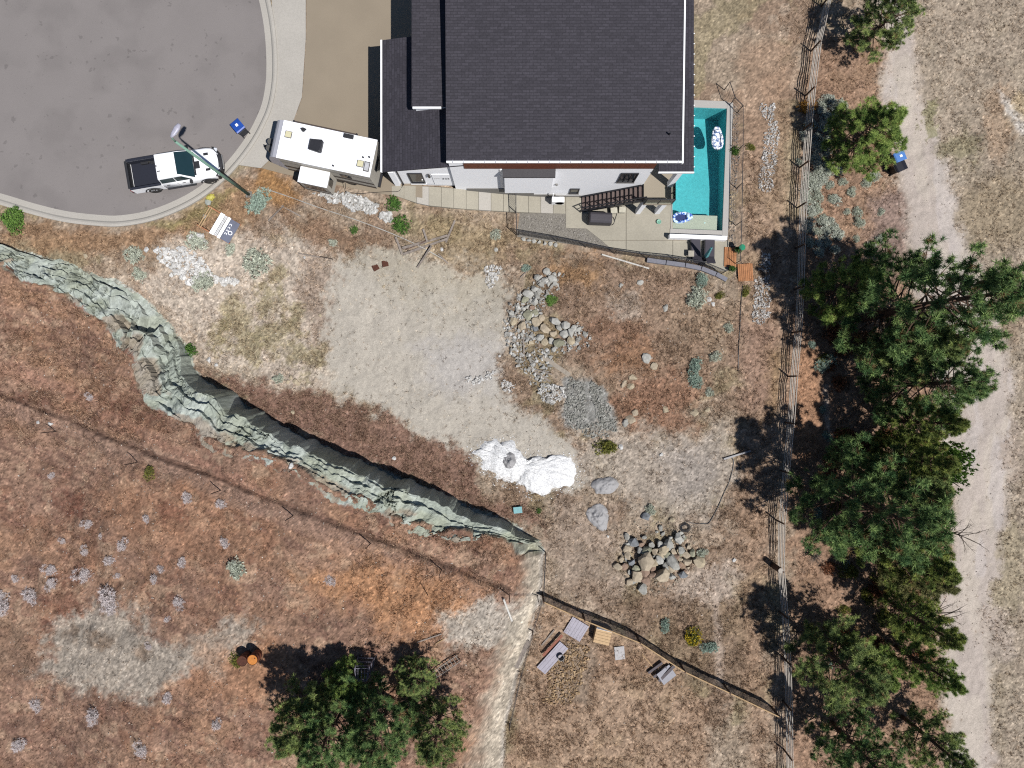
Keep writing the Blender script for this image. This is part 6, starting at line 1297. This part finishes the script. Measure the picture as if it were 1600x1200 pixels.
sheet(1040, 1052, 1.1, .9, .6, 'slate-grey sheet among the beams in the lower yard corner', M('slate_sheet', A(132, 132, 146), .5, .1, 4), .15, .25)
board((1003, 1022), (1022, 1044), .05, .05, wood_t, 'thin tan stick pointing at the beam pile'); 
# metal stand, drums, ladder on the lower hillside
t = thing('metal_stand', 'tapered grey metal frame stand in the pine shade', 'stand', G(574, 1036), 0); st = M('galvanised', A(150, 146, 160), .5, .1, 6, metal=.3)
L4 = [(-.55, .5), (.55, .5), (.4, -.5), (-.4, -.5)]
for x, y in L4: MB().cyl((x, y, -.05), (x * .75, y * .75, 1.7), .03, .03, 7).build('leg', st, t)
for z in (.4, .9, 1.4, 1.7):
    k = 1 - .25 * z / 1.7
    for (x0, y0), (x1, y1) in zip(L4, L4[1:] + L4[:1]): MB().cyl((x0 * k, y0 * k, z), (x1 * k, y1 * k, z), .024, .024, 6).build('crossbar', st, t)
for x in (-.2, 0, .2): MB().cyl((x, .37, 1.7), (x, -.37, 1.7), .02, .02, 6).build('slat', st, t)
def drum(px, py, top, label):
    t = thing('steel_drum', label, 'drum', G(px, py)); b = MB(); b.loft([[(r * math.cos(a), r * math.sin(a), z) for a in np.linspace(0, 6.2832, 21)[:-1]] for r, z in ((.3, 0), (.3, .28), (.315, .3), (.3, .32), (.3, .6), (.315, .62), (.3, .64), (.3, .88), (.315, .9))], caps=False); b.build('shell', M('rust_drum', A(134, 74, 50), .85, .25, 8), t, smooth=True)
    MB().cyl((0, 0, .86), (0, 0, .885), .29, .29, 20).build('lid', top, t); MB().cyl((.15, .1, .885), (.15, .1, .91), .035, .035, 8).build('bung', rust, t)
drum(403, 1022, M('orange_lid', A(232, 148, 66), .7, .15, 6), 'rusty drum with a bright orange lid on the lower hillside'); drum(387, 1024, rust, 'plain rusty drum left of the orange-lidded one')
a, c = G(674, 1056, .2), G(718, 1026, .2); t = thing('ladder', 'wooden ladder lying on the lower hillside right of the pines', 'ladder', (a + c) / 2); d = (c - a).normalized(); nrm = Vector((-d.y, d.x, 0)) * .22
for s in (-1, 1): bw(MB().beam(a + nrm * s, c + nrm * s, .05, .08), 'stile', wood_g, t)
for k in range(9): q = a.lerp(c, (k + .5) / 9); bw(MB().beam(q - nrm, q + nrm, .04, .05), 'rung', wood_g, t)
board((652, 1003), (690, 990), .08, .05, wood_g, 'pale stick at the edge of the pine shadow on the hillside'); board((680, 1006), (694, 998), .06, .05, wood_t, 'short tan stick on the orange patch of the hillside')
for (x, y, l) in [(668, 930, 'thin dark stick standing on the orange hillside grass')]:
    p = G(x, y); o = MB().cyl((0, 0, -.1), (.1, .3, 1.1), .03, .015, 6).build('stake', wood_b, None, loc=p); tag(o, l, 'stake')
for k, (x, y) in enumerate([(88, 674), (215, 722), (345, 766), (458, 806), (690, 890)]): pass

# ------------------------------------------------------------------ dry grass
def grass(name, label, n, region, seed, hgt=(.12, .36), blades=11, wd=.012):
    rng = np.random.default_rng(seed); x0, x1, y0, y1 = region
    X = rng.uniform(x0, x1, n); Y = rng.uniform(y0, y1, n); i = np.clip(np.searchsorted(XS, X), 0, len(XS) - 1); j = np.clip(np.searchsorted(YS, Y), 0, len(YS) - 1)
    gd = GRASS[j, i]; cl = fbm(X / .8, Y / .8, 3, 401); keep = rng.random(n) < gd * (.25 + 1.3 * sstep(.38, .62, cl)); keep &= np.abs(GT[j, i] - .5) > .42
    X, Y, i, j = X[keep], Y[keep], i[keep], j[keep]; Z = _bil(GZ, X, Y); m = len(X)
    f = rng.random((m, 1)); base = CBASE[j, i]; straw = A(200, 178, 150); redb = A(150, 96, 66)
    f = f ** 1.4; cols = np.clip((base * (.5 + .9 * f) * .75 + straw * .42 * f + redb * .10 * (1 - f)) * 1.75, 0, .8)
    wind = np.stack([.35 * np.sin(X / 2.3 + Y / 3.1), .35 * np.cos(X / 2.9 - Y / 1.9), np.ones(m)], 1)
    V, c = sprays(np.stack([X, Y, Z - .015], 1), unit(wind), blades, rng.uniform(*hgt, m), wd, .62, cols, rng, .35, .05)
    return link(name, tri_mesh(name, V, c, dry_m))
tag(grass('dry_grass', '', 85000, (-10, 18.5, -27.5, 16), 501), 'dry brown grass growing over the building lot', 'grass', kind='stuff')
tag(grass('dry_grass', '', 42000, (-36.5, -10, -4, 16), 502), 'dry grass on the verge and the beige left part of the lot', 'grass', kind='stuff')
tag(grass('dry_grass', '', 60000, (-36.5, 3, -27.5, -.5), 503, (.07, .2), 8), 'short sparse dry grass on the brown hillside', 'grass', kind='stuff')
tag(grass('dry_grass', '', 50000, (18.5, 36.5, -27.5, 27.5), 504, (.08, .28), 9), 'dry grass on both verges of the gravel track', 'grass', kind='stuff')
